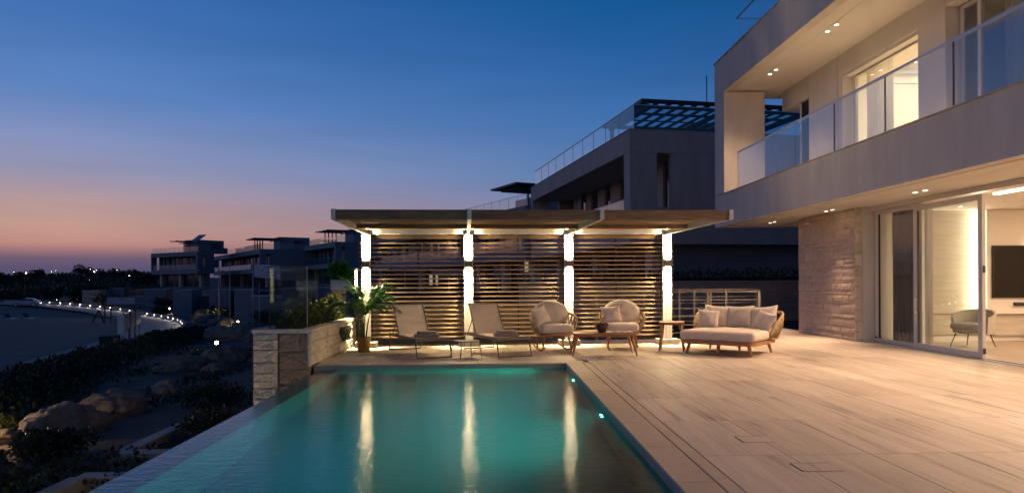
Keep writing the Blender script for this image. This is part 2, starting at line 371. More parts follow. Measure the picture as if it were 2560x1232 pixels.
def pillow_mesh(name, w, h, t, seed=0, n=14, m='fabric'):
    """pillow standing in the XZ plane, lower edge at z=0"""
    mb = MB()
    def side(sg):
        def fn(a, b):
            u, v = a * 2 - 1, b * 2 - 1
            x = u * w / 2 * (1 - .10 * (1 - v * v)); z = v * h / 2 * (1 - .10 * (1 - u * u))
            k = ((1 - u * u) * (1 - v * v)) ** .42
            wr = .012 * noise.noise(Vector((u * 2.2 + seed, v * 2.2, sg))) * k ** .5 + .006 * noise.noise(Vector((u * 7 + seed, v * 7, sg * 3))) * (1 - k)
            return (x, sg * (t / 2 * k + wr), z + h / 2)
        return fn
    mb.grid(lambda a, b: side(-1)(a, b), n, n); mb.grid(lambda a, b: side(1)(1 - a, b), n, n)
    return mb.mesh(name, m, True)
def point(name, loc, watts, col, parent=None, radius=.04):
    ld = bpy.data.lights.new(name, 'POINT'); ld.energy = watts; ld.color = col; ld.shadow_soft_size = radius
    o = bpy.data.objects.new(name, ld); COL.objects.link(o); o.location = loc
    if parent: o.parent = parent
    return o
def spot(name, loc, d, watts, col, angle, blend=.6, parent=None, radius=.03):
    ld = bpy.data.lights.new(name, 'SPOT'); ld.energy = watts; ld.color = col; ld.spot_size = R(angle); ld.spot_blend = blend; ld.shadow_soft_size = radius
    o = bpy.data.objects.new(name, ld); COL.objects.link(o); o.location = loc
    o.rotation_euler = Vector(d).to_track_quat('-Z', 'Y').to_euler()
    if parent: o.parent = parent
    return o
def area(name, loc, d, watts, col, sx, sy=None, parent=None, spread=180):
    ld = bpy.data.lights.new(name, 'AREA'); ld.energy = watts; ld.color = col; ld.shape = 'RECTANGLE'; ld.size = sx; ld.size_y = sy or sx; ld.spread = R(spread)
    o = bpy.data.objects.new(name, ld); COL.objects.link(o); o.location = loc
    o.rotation_euler = Vector(d).to_track_quat('-Z', 'Y').to_euler()
    if parent: o.parent = parent
    return o
def smooth(a, b, x):
    t = max(0, min(1, (x - a) / (b - a))); return t * t * (3 - 2 * t)

# ------------------------------------------------------------------ stone cladding
def stone_mesh(w, h, d, seed, amp, m, fine=1):
    """one rough faced stone: face in local XZ looking to -Y, back on y=0"""
    nu = max(3, int(w / .07 * fine)); nv = max(2, int(h / .06 * fine)); mb = MB()
    def fn(a, b):
        e = min(a, 1 - a, b, 1 - b)
        k = 0 if e <= 0 else 1
        p = Vector((a * w * 9 + seed * 3.1, b * h * 14 + seed * 1.7, seed))
        q = amp * (noise.noise(p) * .7 + noise.noise(p * 2.3) * .5 + (.5 - abs(noise.noise(p * 1.7 + Vector((7, 0, 0))))) * .7 * (fine > 1) + noise.noise(p * 4.5) * .3 * (fine > 1))
        jx = .004 * noise.noise(Vector((seed, b * 5, 1))) if a in (0, 1) else 0
        return (a * w + jx, -d * (.72 if not k else 1) - (q if k else 0), b * h + (.004 * noise.noise(Vector((a * 6, seed, 4))) if b in (0, 1) else 0))
    mb.grid(fn, nu, nv)
    i = len(mb.v); y = -d * .72
    for p in ((0, y, 0), (w, y, 0), (w, y, h), (0, y, h), (0, 0, 0), (w, 0, 0), (w, 0, h), (0, 0, h)): mb.v.append(p)
    mb.f += [(i, i + 4, i + 5, i + 1), (i + 1, i + 5, i + 6, i + 2), (i + 2, i + 6, i + 7, i + 3), (i + 3, i + 7, i + 4, i)]
    return mb.mesh('stone', m)
def clad(parent, origin, rz, width, z0, z1, courses, lens, m, amp=.02, depth=.06, gap=.008, seed=1, fine=1):
    """rows of stones on a plane; origin is the left lower corner of the face seen from outside, local +X runs to the right"""
    rnd = random.Random(seed); z = z0; mtx = Matrix.Rotation(rz, 4, 'Z')
    while z < z1 - .03:
        h = rnd.choice(courses)
        if z + h > z1 - .06: h = z1 - z
        x = 0
        while x < width - .02:
            w = rnd.uniform(*lens)
            if x + w > width - lens[0] * .6: w = width - x
            k = rnd.random()
            if k < .18 and h > .19 and w > .3:      # two thin stones in one course
                for hh, zz in ((h * .48, z), (h * .52, z + h * .48)):
                    me = stone_mesh(w - gap, hh - gap, depth * rnd.uniform(.85, 1.1), rnd.uniform(0, 99), amp, m, fine)
                    link('stone', me, parent, Vector(origin) + mtx @ Vector((x, 0, 0)) + Vector((0, 0, zz)), rz)
            else:
                me = stone_mesh(w - gap, h - gap, depth * rnd.uniform(.8, 1.15), rnd.uniform(0, 99), amp, m, fine)
                link('stone', me, parent, Vector(origin) + mtx @ Vector((x, 0, 0)) + Vector((0, 0, z)), rz)
            x += w
        z += h

# ------------------------------------------------------------------ terrain
def ground_z(x, y):
    a = smooth(-5, -20, x)
    z = -2.75 - .75 * a
    z -= .2 * smooth(-20, -25, x)
    if x > -24: z += .22 * noise.noise(Vector((x * .22, y * .16, 3))) * smooth(-24, -19, x) * smooth(75, 55, y)
    z += 1.25 * smooth(100, 136, y)
    z += 2.7 * smooth(1.0, 4.2, x) * smooth(14, 24, y)
    d = math.hypot(x, y)
    z += 6.5 * smooth(230, 560, d) * (1 + .35 * noise.noise(Vector((x * .006, y * .006, 9)))) + 1.6 * smooth(200, 400, d) * noise.noise(Vector((x * .012, y * .012, 2)))
    return z
def build_terrain():
    mb = MB()
    xs = [-2500, -1600, -1000, -700, -500, -380, -300, -240, -200, -170, -145, -125, -110] + [-100 + i * 4 for i in range(15)] + [-40 + i * 1.0 for i in range(48)] + [8 + i * 4 for i in range(9)] + [48, 60, 80, 120, 200, 350, 600, 1000, 1800]
    ys = [-600, -300, -150, -80, -40, -20, -8, 0, 3] + [5 + i * .9 for i in range(60)] + [60 + i * 3 for i in range(30)] + [155, 170, 190, 220, 260, 310, 370, 440, 520, 620, 750, 950, 1300, 1900, 3000, 4500]
    n = len(ys)
    for x in xs:
        for y in ys: mb.v.append((x, y, ground_z(x, y)))
    for i in range(len(xs) - 1):
        for j in range(n - 1): mb.f.append((i * n + j, (i + 1) * n + j, (i + 1) * n + j + 1, i * n + j + 1))
    me = bpy.data.meshes.new('ground'); me.from_pydata(mb.v, [], mb.f)
    for k in ('sand', 'earth', 'hill'): me.materials.append(M[k])
    for p in me.polygons:
        c = p.center; d = math.hypot(c.x, c.y)
        p.material_index = 2 if d > 165 else (0 if c.x < -23 - max(0, (c.y - 60)) * .35 else 1); p.use_smooth = True
    structure(link('ground', me))
build_terrain()

# ------------------------------------------------------------------ terrace
TX = [1.68 + .677 * i for i in range(11)]   # long joints
terrace = MB()
terrace.box(1.27, 8.6, 1.0, 16.25, -.6, -.022).box(-3.0, 1.26, 11.62, 15.35, -.6, -.022).box(6.6, 8.6, 16.26, 20.1, -.6, -.022)
terrace.box(1.3, 8.6, 1.0, 16.2, -3.2, -.61).box(-2.9, 1.25, 11.7, 15.3, -3.4, -.61).box(6.7, 8.6, 16.21, 20, -3, -.61)
terrace = structure(terrace.build('terrace', 'joint'))
tile_cache = {}
def tile(x0, x1, y0, y1, m='travertine', name='tile', g=.0035):
    key = (round(x1 - x0, 3), round(y1 - y0, 3), m)
    if key not in tile_cache:
        w, d = x1 - x0 - g, y1 - y0 - g; c = .003
        mb = MB(); b = [(-w / 2, -d / 2), (w / 2, -d / 2), (w / 2, d / 2), (-w / 2, d / 2)]; t = [(x * (1 - 2 * c / w), y * (1 - 2 * c / d)) for x, y in b]
        mb.v = [(x, y, -.02) for x, y in b] + [(x, y, -.003) for x, y in b] + [(x, y, 0) for x, y in t]
        mb.f = [(0, 1, 5, 4), (1, 2, 6, 5), (2, 3, 7, 6), (3, 0, 4, 7), (4, 5, 9, 8), (5, 6, 10, 9), (6, 7, 11, 10), (7, 4, 8, 11), (8, 9, 10, 11)]
        tile_cache[key] = mb.mesh(name, m)
    return link(name, tile_cache[key], terrace, ((x0 + x1) / 2, (y0 + y1) / 2, random.uniform(-.0006, .0006)))
YJ = [9.40 + 1.335 * k for k in range(-5, 9)]
for i in range(10):
    for j in range(len(YJ) - 1):
        if YJ[j] < 2.6 or YJ[j + 1] > 16.2: continue
        tile(TX[i], TX[i + 1], YJ[j], YJ[j + 1])
for i in range(7, 10):
    for j in range(3): tile(TX[i], TX[i + 1], 16.1 + 1.335 * j, 16.1 + 1.335 * (j + 1))
for j in range(11):                                       # strip beside the slot drain
    y = 3.25 + j * .76
    tile(1.560, 1.674, y, y + .76, 'poolstone')
for i in range(-7, 3):                                    # floor in front of the pergola
    for y0, y1 in ((12.02, 13.355), (13.355, 14.69), (14.69, 15.34)):
        x0, x1 = 1.68 + .677 * (i - 1), 1.68 + .677 * i
        if x1 > 1.7: continue
        tile(max(x0, -2.97), x1, y0, y1)
# pool coping: long stones with a square nose
coping_root = terrace
def coping(x0, x1, y0, y1):
    k = ('cop', round(x1 - x0, 3), round(y1 - y0, 3))
    if k not in tile_cache:
        w, d = x1 - x0 - .004, y1 - y0 - .004
        tile_cache[k] = MB().box(-w / 2, w / 2, -d / 2, d / 2, -.064, 0).mesh('coping_stone', 'poolstone')
    o = link('coping_stone', tile_cache[k], terrace, ((x0 + x1) / 2, (y0 + y1) / 2, 0))
    b = o.modifiers.new('bevel', 'BEVEL'); b.width = .006; b.segments = 2
for j in range(9): coping(1.27, 1.553, 2.7 + j * 1.0, 2.7 + (j + 1) * 1.0)
for j in range(5): coping(-2.97 + j * .91, -2.97 + (j + 1) * .91, 11.62, 12.015)
# small lids of floor boxes let into the tiles
for x, y, w in ((2.30, 5.92, .26), (2.42, 5.02, .3), (1.98, 9.98, .2)):
    lid = MB(); lid.box(-w / 2, w / 2, -.11, .11, .001, .0035)
    t = tag(lid.build('floor_box_lid', 'travertine', None, loc=(x, y, .001)), {.26: 'stone floor box lid in the terrace, the middle one along the pool', .3: 'stone floor box lid nearest the lower edge of the terrace', .2: 'small floor box lid near the far pool corner'}[w], 'floor lid', 'floor box lids beside the pool')
    MB().box(-w / 2 - .003, -w / 2, -.113, .113, .0005, .0045).box(-w / 2, w / 2, .11, .113, .0005, .0045).build('frame', 'dark_metal', t)

# ------------------------------------------------------------------ pool
PZ = -.085
pool = MB()
px0, px1, py0, py1, pd = -2.60, 1.285, 1.5, 11.635, -1.35
pool.face((px0, py0, pd), (px1, py0, pd), (px1, py1, pd), (px0, py1, pd))
pool.face((px0, py1, pd), (px1, py1, pd), (px1, py1, -.064), (px0, py1, -.064))
pool.face((px1, py1, pd), (px1, py0, pd), (px1, py0, -.064), (px1, py1, -.064))
pool.face((px1, py0, pd), (px0, py0, pd), (px0, py0, -.064), (px1, py0, -.064))
pool.face((px0, py0, pd), (px0, py1, pd), (px0, py1, -.11), (px0, py0, -.11))
pool.box(-2.86, px0 - .0, py0, py1, -.16, -.1105)
pool = structure(pool.build('pool_basin', 'mosaic'))
wall = MB().box(-2.90, -2.865, 1.5, 11.68, -3.4, -.098)
wall.build('overflow_edge', 'mosaic', pool)
w_ = MB(); w_.face((-2.862, py0, PZ), (px1 - .001, py0, PZ), (px1 - .001, py1 - .001, PZ), (-2.862, py1 - .001, PZ))
pw_ = structure(w_.build('pool_water', 'water'))
m, n, l, p = newmat('faintly cloudy pool water'); n.remove(p); vv = n.new('ShaderNodeVolumePrincipled'); vv.inputs['Density'].default_value = .20; vv.inputs['Color'].default_value = (.35, .85, .85, 1); vv.inputs['Anisotropy'].default_value = .35
l.new(vv.outputs[0], n['Material Output'].inputs['Volume']); M['water_body'] = m
MB().box(px0 + .004, px1 - .004, py0 + .004, py1 - .004, pd + .004, PZ - .004).build('water_body', 'water_body', pw_)['kind'] = 'stuff'
for y in (10.55, 7.85, 2.45):
    o = MB().lathe([(0, .012), (.045, .012), (.055, .006), (.06, 0)], 16).build('pool_light', 'steel', pool)
    o.location = (px1 - .004, y, -.42); o.rotation_euler = (0, R(-90), 0)
    e = MB().lathe([(0, .018), (.052, .013)], 16).build('lens', 'pool_lens', o)
    if 1:
        spot('pool_lamp', (px1 - .05, y, -.42), (-1, 0, -.10), 470, (.012, .86, .66), 150, .8, None, .05)
for x in (-2.2,):                                          # skimmer grille on the far wall, and steps
    pass
structure(MB().box(-2.4, -1.2, 10.9, 11.63, -1.345, -.75).box(-2.4, -1.2, 10.5, 10.895, -1.345, -1.05).build('pool_steps', 'mosaic'))

# ------------------------------------------------------------------ the house
house = thing('beach_house', 'large two storey villa with lit balcony and open glass doors beside the terrace', 'house', (8.5, 15, 0))
def hold(o, root):
    """keep world coordinates while parenting to a thing that stands elsewhere"""
    o.parent = root
    m = Matrix.Identity(4); q = root
    while q is not None:
        m = q.matrix_parent_inverse @ Matrix.LocRotScale(q.location, q.rotation_euler, q.scale) @ m if False else (q.matrix_parent_inverse @ Matrix.LocRotScale(q.location, q.rotation_euler, q.scale)) @ m
        q = q.parent
    o.matrix_parent_inverse = m.inverted(); return o
def hbox(name, m, *a, bevel=0, root=None):
    o = box(name, m, None, *a, bevel=bevel); return hold(o, root or house)
def hmb(mb, name, m, root=None, smooth=False):
    return hold(mb.build(name, m, None, smooth), root or house)
FX, SX, DX, UX = 6.9, 8.15, 8.45, 8.75
Y0, Y1 = 1.5, 20.8
# lower slab with its deep white band
hbox('fascia', 'plaster', FX, FX + .22, Y0, Y1, 3.0, 3.93)
hbox('fascia', 'plaster', FX + .222, 20, Y1 - .22, Y1, 3.004, 3.93)
hbox('slab', 'plaster', FX + .224, 20, Y0, Y1 - .224, 3.03, 3.62)
hbox('soffit', 'plaster_soffit', FX + .24, FX + .60, Y0, Y1 - .24, 2.995, 3.02)
hbox('soffit', 'plaster_soffit', FX + .61, 8.62, Y0, Y1 - .24, 2.995, 3.02)
hbox('soffit', 'plaster_soffit', 8.63, 20, 17.95, Y1 - .24, 2.995, 3.02)
for j in range(10):
    y = Y1 - 1.93 * (j + 1)
    hbox('coping_stone', 'coping', FX - .03, FX + .26, y + .004, y + 1.926, 3.932, 3.962, bevel=.004)
# end wall of the balcony and the parapet above
hbox('end_wall', 'plaster', FX + .002, 8.12, 19.98, Y1 - .002, 3.964, 6.952)
hbox('parapet', 'plaster', FX, FX + .25, Y0, Y1, 6.96, 7.98)
hbox('parapet', 'plaster', FX + .252, 20, Y1 - .25, Y1, 6.964, 7.98)
hbox('roof', 'plaster', FX + .254, 20, Y0, Y1 - .254, 7.03, 7.7)
hbox('soffit', 'plaster_soffit', FX + .26, FX + .62, Y0, Y1 - .26, 6.995, 7.02)
hbox('soffit', 'plaster_soffit', FX + .63, 9.6, Y0, Y1 - .26, 6.995, 7.02)
for j in range(10):
    y = Y1 - 1.93 * (j + 1)
    hbox('coping_stone', 'coping', FX - .03, FX + .30, y + .004, y + 1.926 + (.03 if j == 0 else 0), 7.982, 8.02, bevel=.004)
# upper storey wall pieces
hbox('lintel', 'plaster_soffit', UX, 9.5, 18.52, 20.2, 6.42, 6.993)
hbox('wall', 'plaster_soffit', UX, 9.0, 18.0, 18.5, 3.63, 6.993)
hbox('wall', 'plaster_soffit', UX, 9.0, 16.96, 17.985, 3.63, 6.993)
hbox('wall', 'plaster_soffit', UX + .02, 9.0, 16.74, 16.95, 3.63, 6.993)
hbox('lintel', 'plaster_soffit', UX, 9.0, 13.71, 16.73, 6.50, 6.993)
hbox('wall', 'plaster_soffit', UX, 9.4, 12.86, 13.70, 3.63, 6.993)
hbox('lintel', 'plaster_soffit', UX, 9.0, Y0, 12.85, 6.62, 6.993)
hbox('wall', 'plaster', 9.01, 9.2, 18.52, 18.7, 3.63, 6.41)
# north balcony door
dn = hbox('balcony_door', 'frame_metal', UX + .06, UX + .12, 18.55, 18.62, 3.64, 6.40)
hbox('glass_pane', 'window_dark', UX + .08, UX + .10, 18.63, 19.1, 3.66, 6.38, root=dn)
hbox('frame', 'frame_metal', UX + .06, UX + .12, 19.11, 19.17, 3.64, 6.40, root=dn)
# lit bedroom window
wf = hbox('window', 'frame_metal', 9.02, 9.10, 16.62, 16.73, 3.64, 6.49)
hbox('frame', 'frame_metal', 9.02, 9.10, 13.72, 16.61, 6.38, 6.488, root=wf)
hbox('glass_pane', 'glass', 9.05, 9.06, 13.72, 16.615, 3.64, 6.378, root=wf)
hbox('blind_box', 'plaster_soffit', 8.80, 8.98, 13.72, 16.70, 6.42, 6.495)
# second window, dark
wf = hbox('window', 'frame_metal', 9.02, 9.10, 12.74, 12.84, 3.64, 6.61)
hbox('frame', 'frame_metal', 9.02, 9.10, 12.28, 12.36, 3.64, 6.54, root=wf)
hbox('frame', 'frame_metal', 9.02, 9.10, 9.0, 12.735, 6.545, 6.61, root=wf)
hbox('glass_pane', 'glass_rail', 9.05, 9.06, 12.365, 12.735, 3.64, 6.54, root=wf)
hbox('glass_pane', 'glass_rail', 9.05, 9.06, 9.1, 12.275, 3.64, 6.54, root=wf)
# bedroom shell
hbox('room', 'room_wall', 9.2, 14, 17.02, 17.12, 3.64, 6.9)
hbox('room', 'room_wall', 13.9, 14, 13.5, 17.0, 3.64, 6.9)
hbox('room', 'room_wall', 9.42, 13.88, 13.36, 13.49, 3.64, 6.9)
hbox('room', 'room_wall', 9.12, 13.88, 13.5, 17.0, 6.60, 6.7)
hbox('cove', 'room_wall', 9.6, 13.88, 16.72, 16.84, 6.28, 6.44)
hbox('led_strip', 'led', 9.65, 13.8, 16.90, 16.93, 6.31, 6.33)
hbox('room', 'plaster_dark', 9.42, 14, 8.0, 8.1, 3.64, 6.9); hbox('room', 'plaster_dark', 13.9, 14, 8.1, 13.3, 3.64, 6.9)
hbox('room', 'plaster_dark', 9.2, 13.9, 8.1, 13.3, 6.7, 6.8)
area('bedroom_light', (11.2, 15.2, 6.55), (0, 0, -1), 230, (1, .70, .43), 3.2, 2.2)
# ground floor: rough stone pier, north wall, room behind
pier = hbox('stone_wall', 'joint', SX + .05, 9.2, 15.06, 17.86, -.02, 2.99)
def clad_h(parent_obj, origin, rz, *a, **k):
    e = bpy.data.objects.new('cladding', None)
    n0 = set(o.name for o in bpy.data.objects)
    clad(None, origin, rz, *a, **k)
    for o in [o for o in bpy.data.objects if o.name not in n0]: hold(o, parent_obj)
    bpy.data.objects.remove(e)
clad_h(pier, (SX + .05, 17.9, .002), R(-90), 2.8, 0, 2.985, (.08, .11, .14, .17, .20, .24), (.18, .55), 'limestone', amp=.007, depth=.045, gap=.005, seed=3)
clad_h(pier, (SX - .005, 15.06, .002), 0, .24, 0, 2.985, (.18, .22, .27), (.2, .3), 'limestone_pale', amp=.012, depth=.04, seed=9)
hbox('wall', 'plaster', 9.21, 20, 17.4, 17.86, -.02, 2.99)
# sliding doors
def door_panel(y0, y1, x, z0, z1, fw_, fz, root):
    """frame of four members with a pane"""
    a = hbox('frame', 'frame_metal', x, x + .06, y1 - fw_, y1, z0, z1, root=root, bevel=.004)
    hbox('frame', 'frame_metal', x, x + .06, y0, y0 + fw_, z0, z1, root=root, bevel=.004)
    hbox('frame', 'frame_metal', x + .001, x + .059, y0 + fw_ + .001, y1 - fw_ - .001, z0, z0 + fz, root=root)
    hbox('frame', 'frame_metal', x + .001, x + .059, y0 + fw_ + .001, y1 - fw_ - .001, z1 - fz, z1, root=root)
    g = hbox('glass_pane', 'glass', x + .028, x + .034, y0 + fw_, y1 - fw_, z0 + fz, z1 - fz, root=root)
    for yy in (y0 + fw_, y1 - fw_ - .012): hbox('seal', 'black', x + .012, x + .05, yy, yy + .012, z0 + fz, z1 - fz, root=root)
    return a
dr = hbox('sliding_door', 'frame_metal', 8.29, 8.60, 14.98, 15.04, -.01, 2.99)
hbox('frame', 'frame_metal', DX - .02, 8.66, 7.0, 14.975, 2.90, 2.99, root=dr)
hbox('track', 'frame_metal', DX - .04, 8.66, 7.0, 14.975, -.012, .012, root=dr)
hbox('track', 'dark_metal', DX + .075, DX + .085, 7.0, 14.975, .0125, .022, root=dr)
hbox('jamb', 'plaster_soffit', 8.27, 8.44, 15.045, 15.06, -.01, 2.99, root=dr)
door_panel(13.30, 14.96, DX + .10, .02, 2.89, .12, .07, dr)
door_panel(11.50, 13.42, DX, .02, 2.86, .11, .11, dr)
hbox('handle', 'frame_metal', DX - .05, DX - .03, 13.30, 13.335, .70, 1.02, root=dr, bevel=.005)
hbox('handle', 'frame_metal', DX - .035, DX - .001, 13.305, 13.33, .72, .75, root=dr); hbox('handle', 'frame_metal', DX - .035, DX - .001, 13.305, 13.33, .97, 1.0, root=dr)
hbox('lock', 'dark_metal', DX + .01, DX + .05, 11.485, 11.499, 1.5, 1.62, root=dr); hbox('lock', 'dark_metal', DX + .01, DX + .05, 11.485, 11.499, .10, .2, root=dr)
hbox('hinge', 'black', DX + .08, DX + .099, 14.86, 14.94, .10, .13, root=dr)
# living room
hbox('room_floor', 'interior_wood', 8.67, 17, 3, 14.98, -.03, .004)
hbox('room', 'room_wall', 8.68, 17, 15.0, 15.05, 0, 2.95)
hbox('room', 'room_wall', 17, 17.1, 3, 15.05, 0, 2.95)
hbox('room', 'room_wall', 8.68, 17, 2.9, 3.0, 0, 2.95)
hbox('room', 'room_wall', 8.67, 17, 3, 14.98, 2.92, 2.98)
hbox('wall_panel', 'veneer', 9.05, 10.82, 14.93, 14.98, .62, 2.92)
hbox('wall_panel', 'veneer', 9.05, 11.2, 14.95, 14.99, .14, .60)
hbox('skirting', 'room_wall', 8.7, 16.9, 14.95, 14.998, .005, .12)
hbox('tv_wall', 'room_wall', 10.93, 16, 14.72, 14.86, .62, 2.91)
hbox('tv_wall', 'veneer', 11.2, 16, 14.86, 14.94, .13, .60)
hbox('led_strip', 'led', 10.84, 10.90, 14.86, 14.90, .62, 2.9)
hbox('socket', 'paper', 11.86, 12.06, 14.845, 14.859, .28, .36)
hbox('led_strip', 'led', 8.95, 9.02, 5.0, 11.9, 2.885, 2.915)
area('wall_wash', (10.87, 14.82, 1.75), (-.9, .25, 0), 22, (1, .82, .54), .06, 2.3)
for y in (5.2, 8.2, 11.2):
    area('room_light', (12.2, y, 2.88), (0, 0, -1), 185, (1, .68, .42), 3.0, 1.6)
def downlight(x, y, z, watts, angle=100, root=None, col=WARM, r=.045, tilt=(0, 0, -1), bl_=.6):
    o = MB().lathe([(r * 1.25, 0), (r * 1.25, -.006), (r, -.007), (r, .002)], 20).build('downlight', 'white_metal')
    o.location = (x, y, z - .001); hold(o, root or house)
    e = MB().lathe([(0, -.004), (r * .98, -.004)], 20).build('lens', 'lamp_warm'); e.location = (x, y, z - .001); hold(e, o)
    if watts: spot('downlight_lamp', (x, y, z - .03), tilt, watts, col, angle, bl_, None, .035)
for y in (18.8, 15.6, 12.25, 9.1, 5.9, 2.7):
    for dy in (.13, -.16): downlight(7.84, y + dy, 2.995, 430 if y > 13 else (270 if y > 10 else 255), 84 if y > 13 else 104, tilt=(-.42, 0, -1) if y > 13 else (-.75, 0, -1), bl_=1.0 if y > 13 else .8)
for y in (18.2, 15.0, 11.85, 8.7):
    for dy in (.2, -.2): downlight(7.63, y + dy, 6.995, 260, 112, tilt=(-.30, 0, -1), bl_=1.0)
for x, y in ((9.9, 14.1), (11.9, 13.7), (13.4, 13.7)): downlight(x, y, 2.92, 0)
spot('wall_spot', (11.95, 14.35, 2.9), (0, .32, -1), 40, (1, .70, .44), 50, .8)
for x, y in ((10.2, 16.1), (10.2, 15.7)): downlight(x, y, 6.60, 0)
# balcony balustrade
bal = hbox('balustrade', 'rail_metal', FX + .10, FX + .15, Y0, 19.18, 4.985, 5.025)
PY = [19.15, 17.33, 15.52, 13.74, 11.94, 10.14, 8.34, 6.54]
for a, b in zip(PY, PY[1:]): hbox('glass_pane', 'glass_rail', FX + .118, FX + .132, b + .012, a - .012, 3.97, 4.984, root=bal)
hbox('rail', 'rail_metal', FX + .11, FX + .14, 19.155, 19.18, 3.965, 4.984, root=bal)
for y in PY[3:]: hbox('rail', 'dark_metal', FX + .112, FX + .138, y - .005, y + .005, 3.965, 4.984, root=bal)
# roof terrace balustrade
rb = hbox('roof_balustrade', 'rail_metal', 7.38, 7.42, Y0, 20.3, 9.22, 9.26)
for k in range(5):
    y = 20.3 - 1.9 * k; hbox('glass_pane', 'glass_far', 7.395, 7.405, y - 1.88, y, 7.72, 9.218, root=rb)
hbox('rail', 'rail_metal', 7.425, 14, 20.27, 20.3, 9.22, 9.26, root=rb); hbox('glass_pane', 'glass_far', 7.41, 14, 20.28, 20.29, 7.72, 9.218, root=rb)
# small lamp and bracket on the stone pier
hbox('wall_sensor', 'white_metal', SX - .10, SX - .02, 17.1, 17.28, 2.78, 2.84, bevel=.01)

# curtains and things inside the house
def curtain(name, label, m, x, y0, y1, z0, z1, folds, amp, seed=0):
    mb = MB(); nu = folds * 8
    def fn(a, b):
        y = y0 + (y1 - y0) * a; k = .6 + .4 * (1 - b)
        return (x + amp * k * math.sin(a * folds * 2 * math.pi + .6 * math.sin(a * 9 + seed)) + .01 * noise.noise(Vector((a * 9, b * 3, seed))), y + .02 * math.sin(b * 3 + a * 11), z0 + (z1 - z0) * b)
    mb.grid(fn, nu, 8)
    o = mb.build(name, m, None, True)
    return tag(o, label, 'curtain')
curtain('curtain', 'dark taupe floor length curtain behind the fixed left glass door panel', 'curtain_dark', 8.92, 13.95, 14.85, .02, 2.88, 8, .06, 1)
curtain('curtain', 'narrow pale curtain hanging behind the open sliding door sash', 'curtain_pale', 8.90, 13.52, 13.80, .02, 2.88, 3, .045, 2)
curtain('curtain', 'pale grey curtain gathered in the lit upstairs window', 'curtain_pale', 9.28, 15.45, 16.5, 3.66, 6.58, 9, .05, 3)
curtain('curtain', 'sheer curtain drawn across the dark upstairs window', 'curtain_pale', 9.35, 9.2, 12.1, 3.66, 6.6, 16, .05, 4)
tv = tag(MB().box(11.02, 13.05, 14.655, 14.70, .97, 2.12).build('television', 'black'), 'large black flat television on the white living room wall', 'television')
MB().box(11.035, 13.035, 14.652, 14.6545, .985, 2.105).build('screen', 'screen_black', tv)
MB().box(11.4, 11.9, 14.7005, 14.719, 1.3, 1.7).build('bracket', 'black', tv)
sbr = MB().box(11.5, 12.6, 14.62, 14.7185, .80, .87).build('soundbar', 'black')
tag(sbr, 'slim black soundbar mounted below the television', 'soundbar'); bv = sbr.modifiers.new('b', 'BEVEL'); bv.width = .02; bv.segments = 3
cab = thing('media_console', 'low pale wooden media console under the television', 'console', (12.9, 14.5, 0))
MB().box(-.9, .9, -.2, .2, .12, .40).build('body', 'veneer', cab)
for x in (-.45, .45): MB().box(x - .43, x + .43, -.214, -.201, .14, .38).build('door', 'veneer', cab)
for x in (-.8, .8): MB().box(x - .03, x + .03, -.15, .15, 0.004, .119).build('leg', 'dark_metal', cab)
def tub_chair():
    t = thing('tub_chair', 'grey tub armchair with thin black legs just inside the open door', 'armchair', (9.86, 13.68, .004), R(-62))
    mb = MB(); n = 22
    def shell(off):
        def fn(a, b):
            th = R(-205 + 230 * a) - R(-90) * 0; k = .36 + .035 * b + off
            c = math.cos(th); s_ = math.sin(th); front = max(0, -s_ * -1)
            hgt = .40 + .36 * (0.55 + .45 * math.sin(math.pi * a)) * b
            return (k * c * 1.0, -k * s_ * .95, hgt - (.12 * (1 - b)))
        return fn
    mb.grid(shell(0), n, 6); mb.grid(lambda a, b: shell(-.05)(1 - a, b), n, 6)
    mb.grid(lambda a, b: Vector(shell(0)(a, 1)).lerp(Vector(shell(-.05)(a, 1)), b) + Vector((0, 0, .012 * math.sin(b * math.pi))), n, 2)
    for e in (0, 1): mb.grid(lambda a, b: Vector(shell(0)(e, a)).lerp(Vector(shell(-.05)(e, a)), b if e else 1 - b), 6, 2)
    mb.build('shell', 'chair_shell', t, True)
    link('seat_cushion', rbox_mesh('seat_cushion', 'chair_shell', .60, .60, .12, .045, 4, .02), t, (0, -.02, .36))
    rb_ = MB().lathe([(0, .27), (.26, .27), (.32, .31), (.33, .36), (0, .36)], 24).build('seat_base', 'chair_shell', t, True)
    for x, y in ((-.22, -.22), (.22, -.22), (-.20, .22), (.20, .22)): MB().tube([(x, y, .28), (x * 1.35, y * 1.35, 0)], [.014, .008], 8).build('leg', 'dark_metal', t)
    return t
tub_chair()

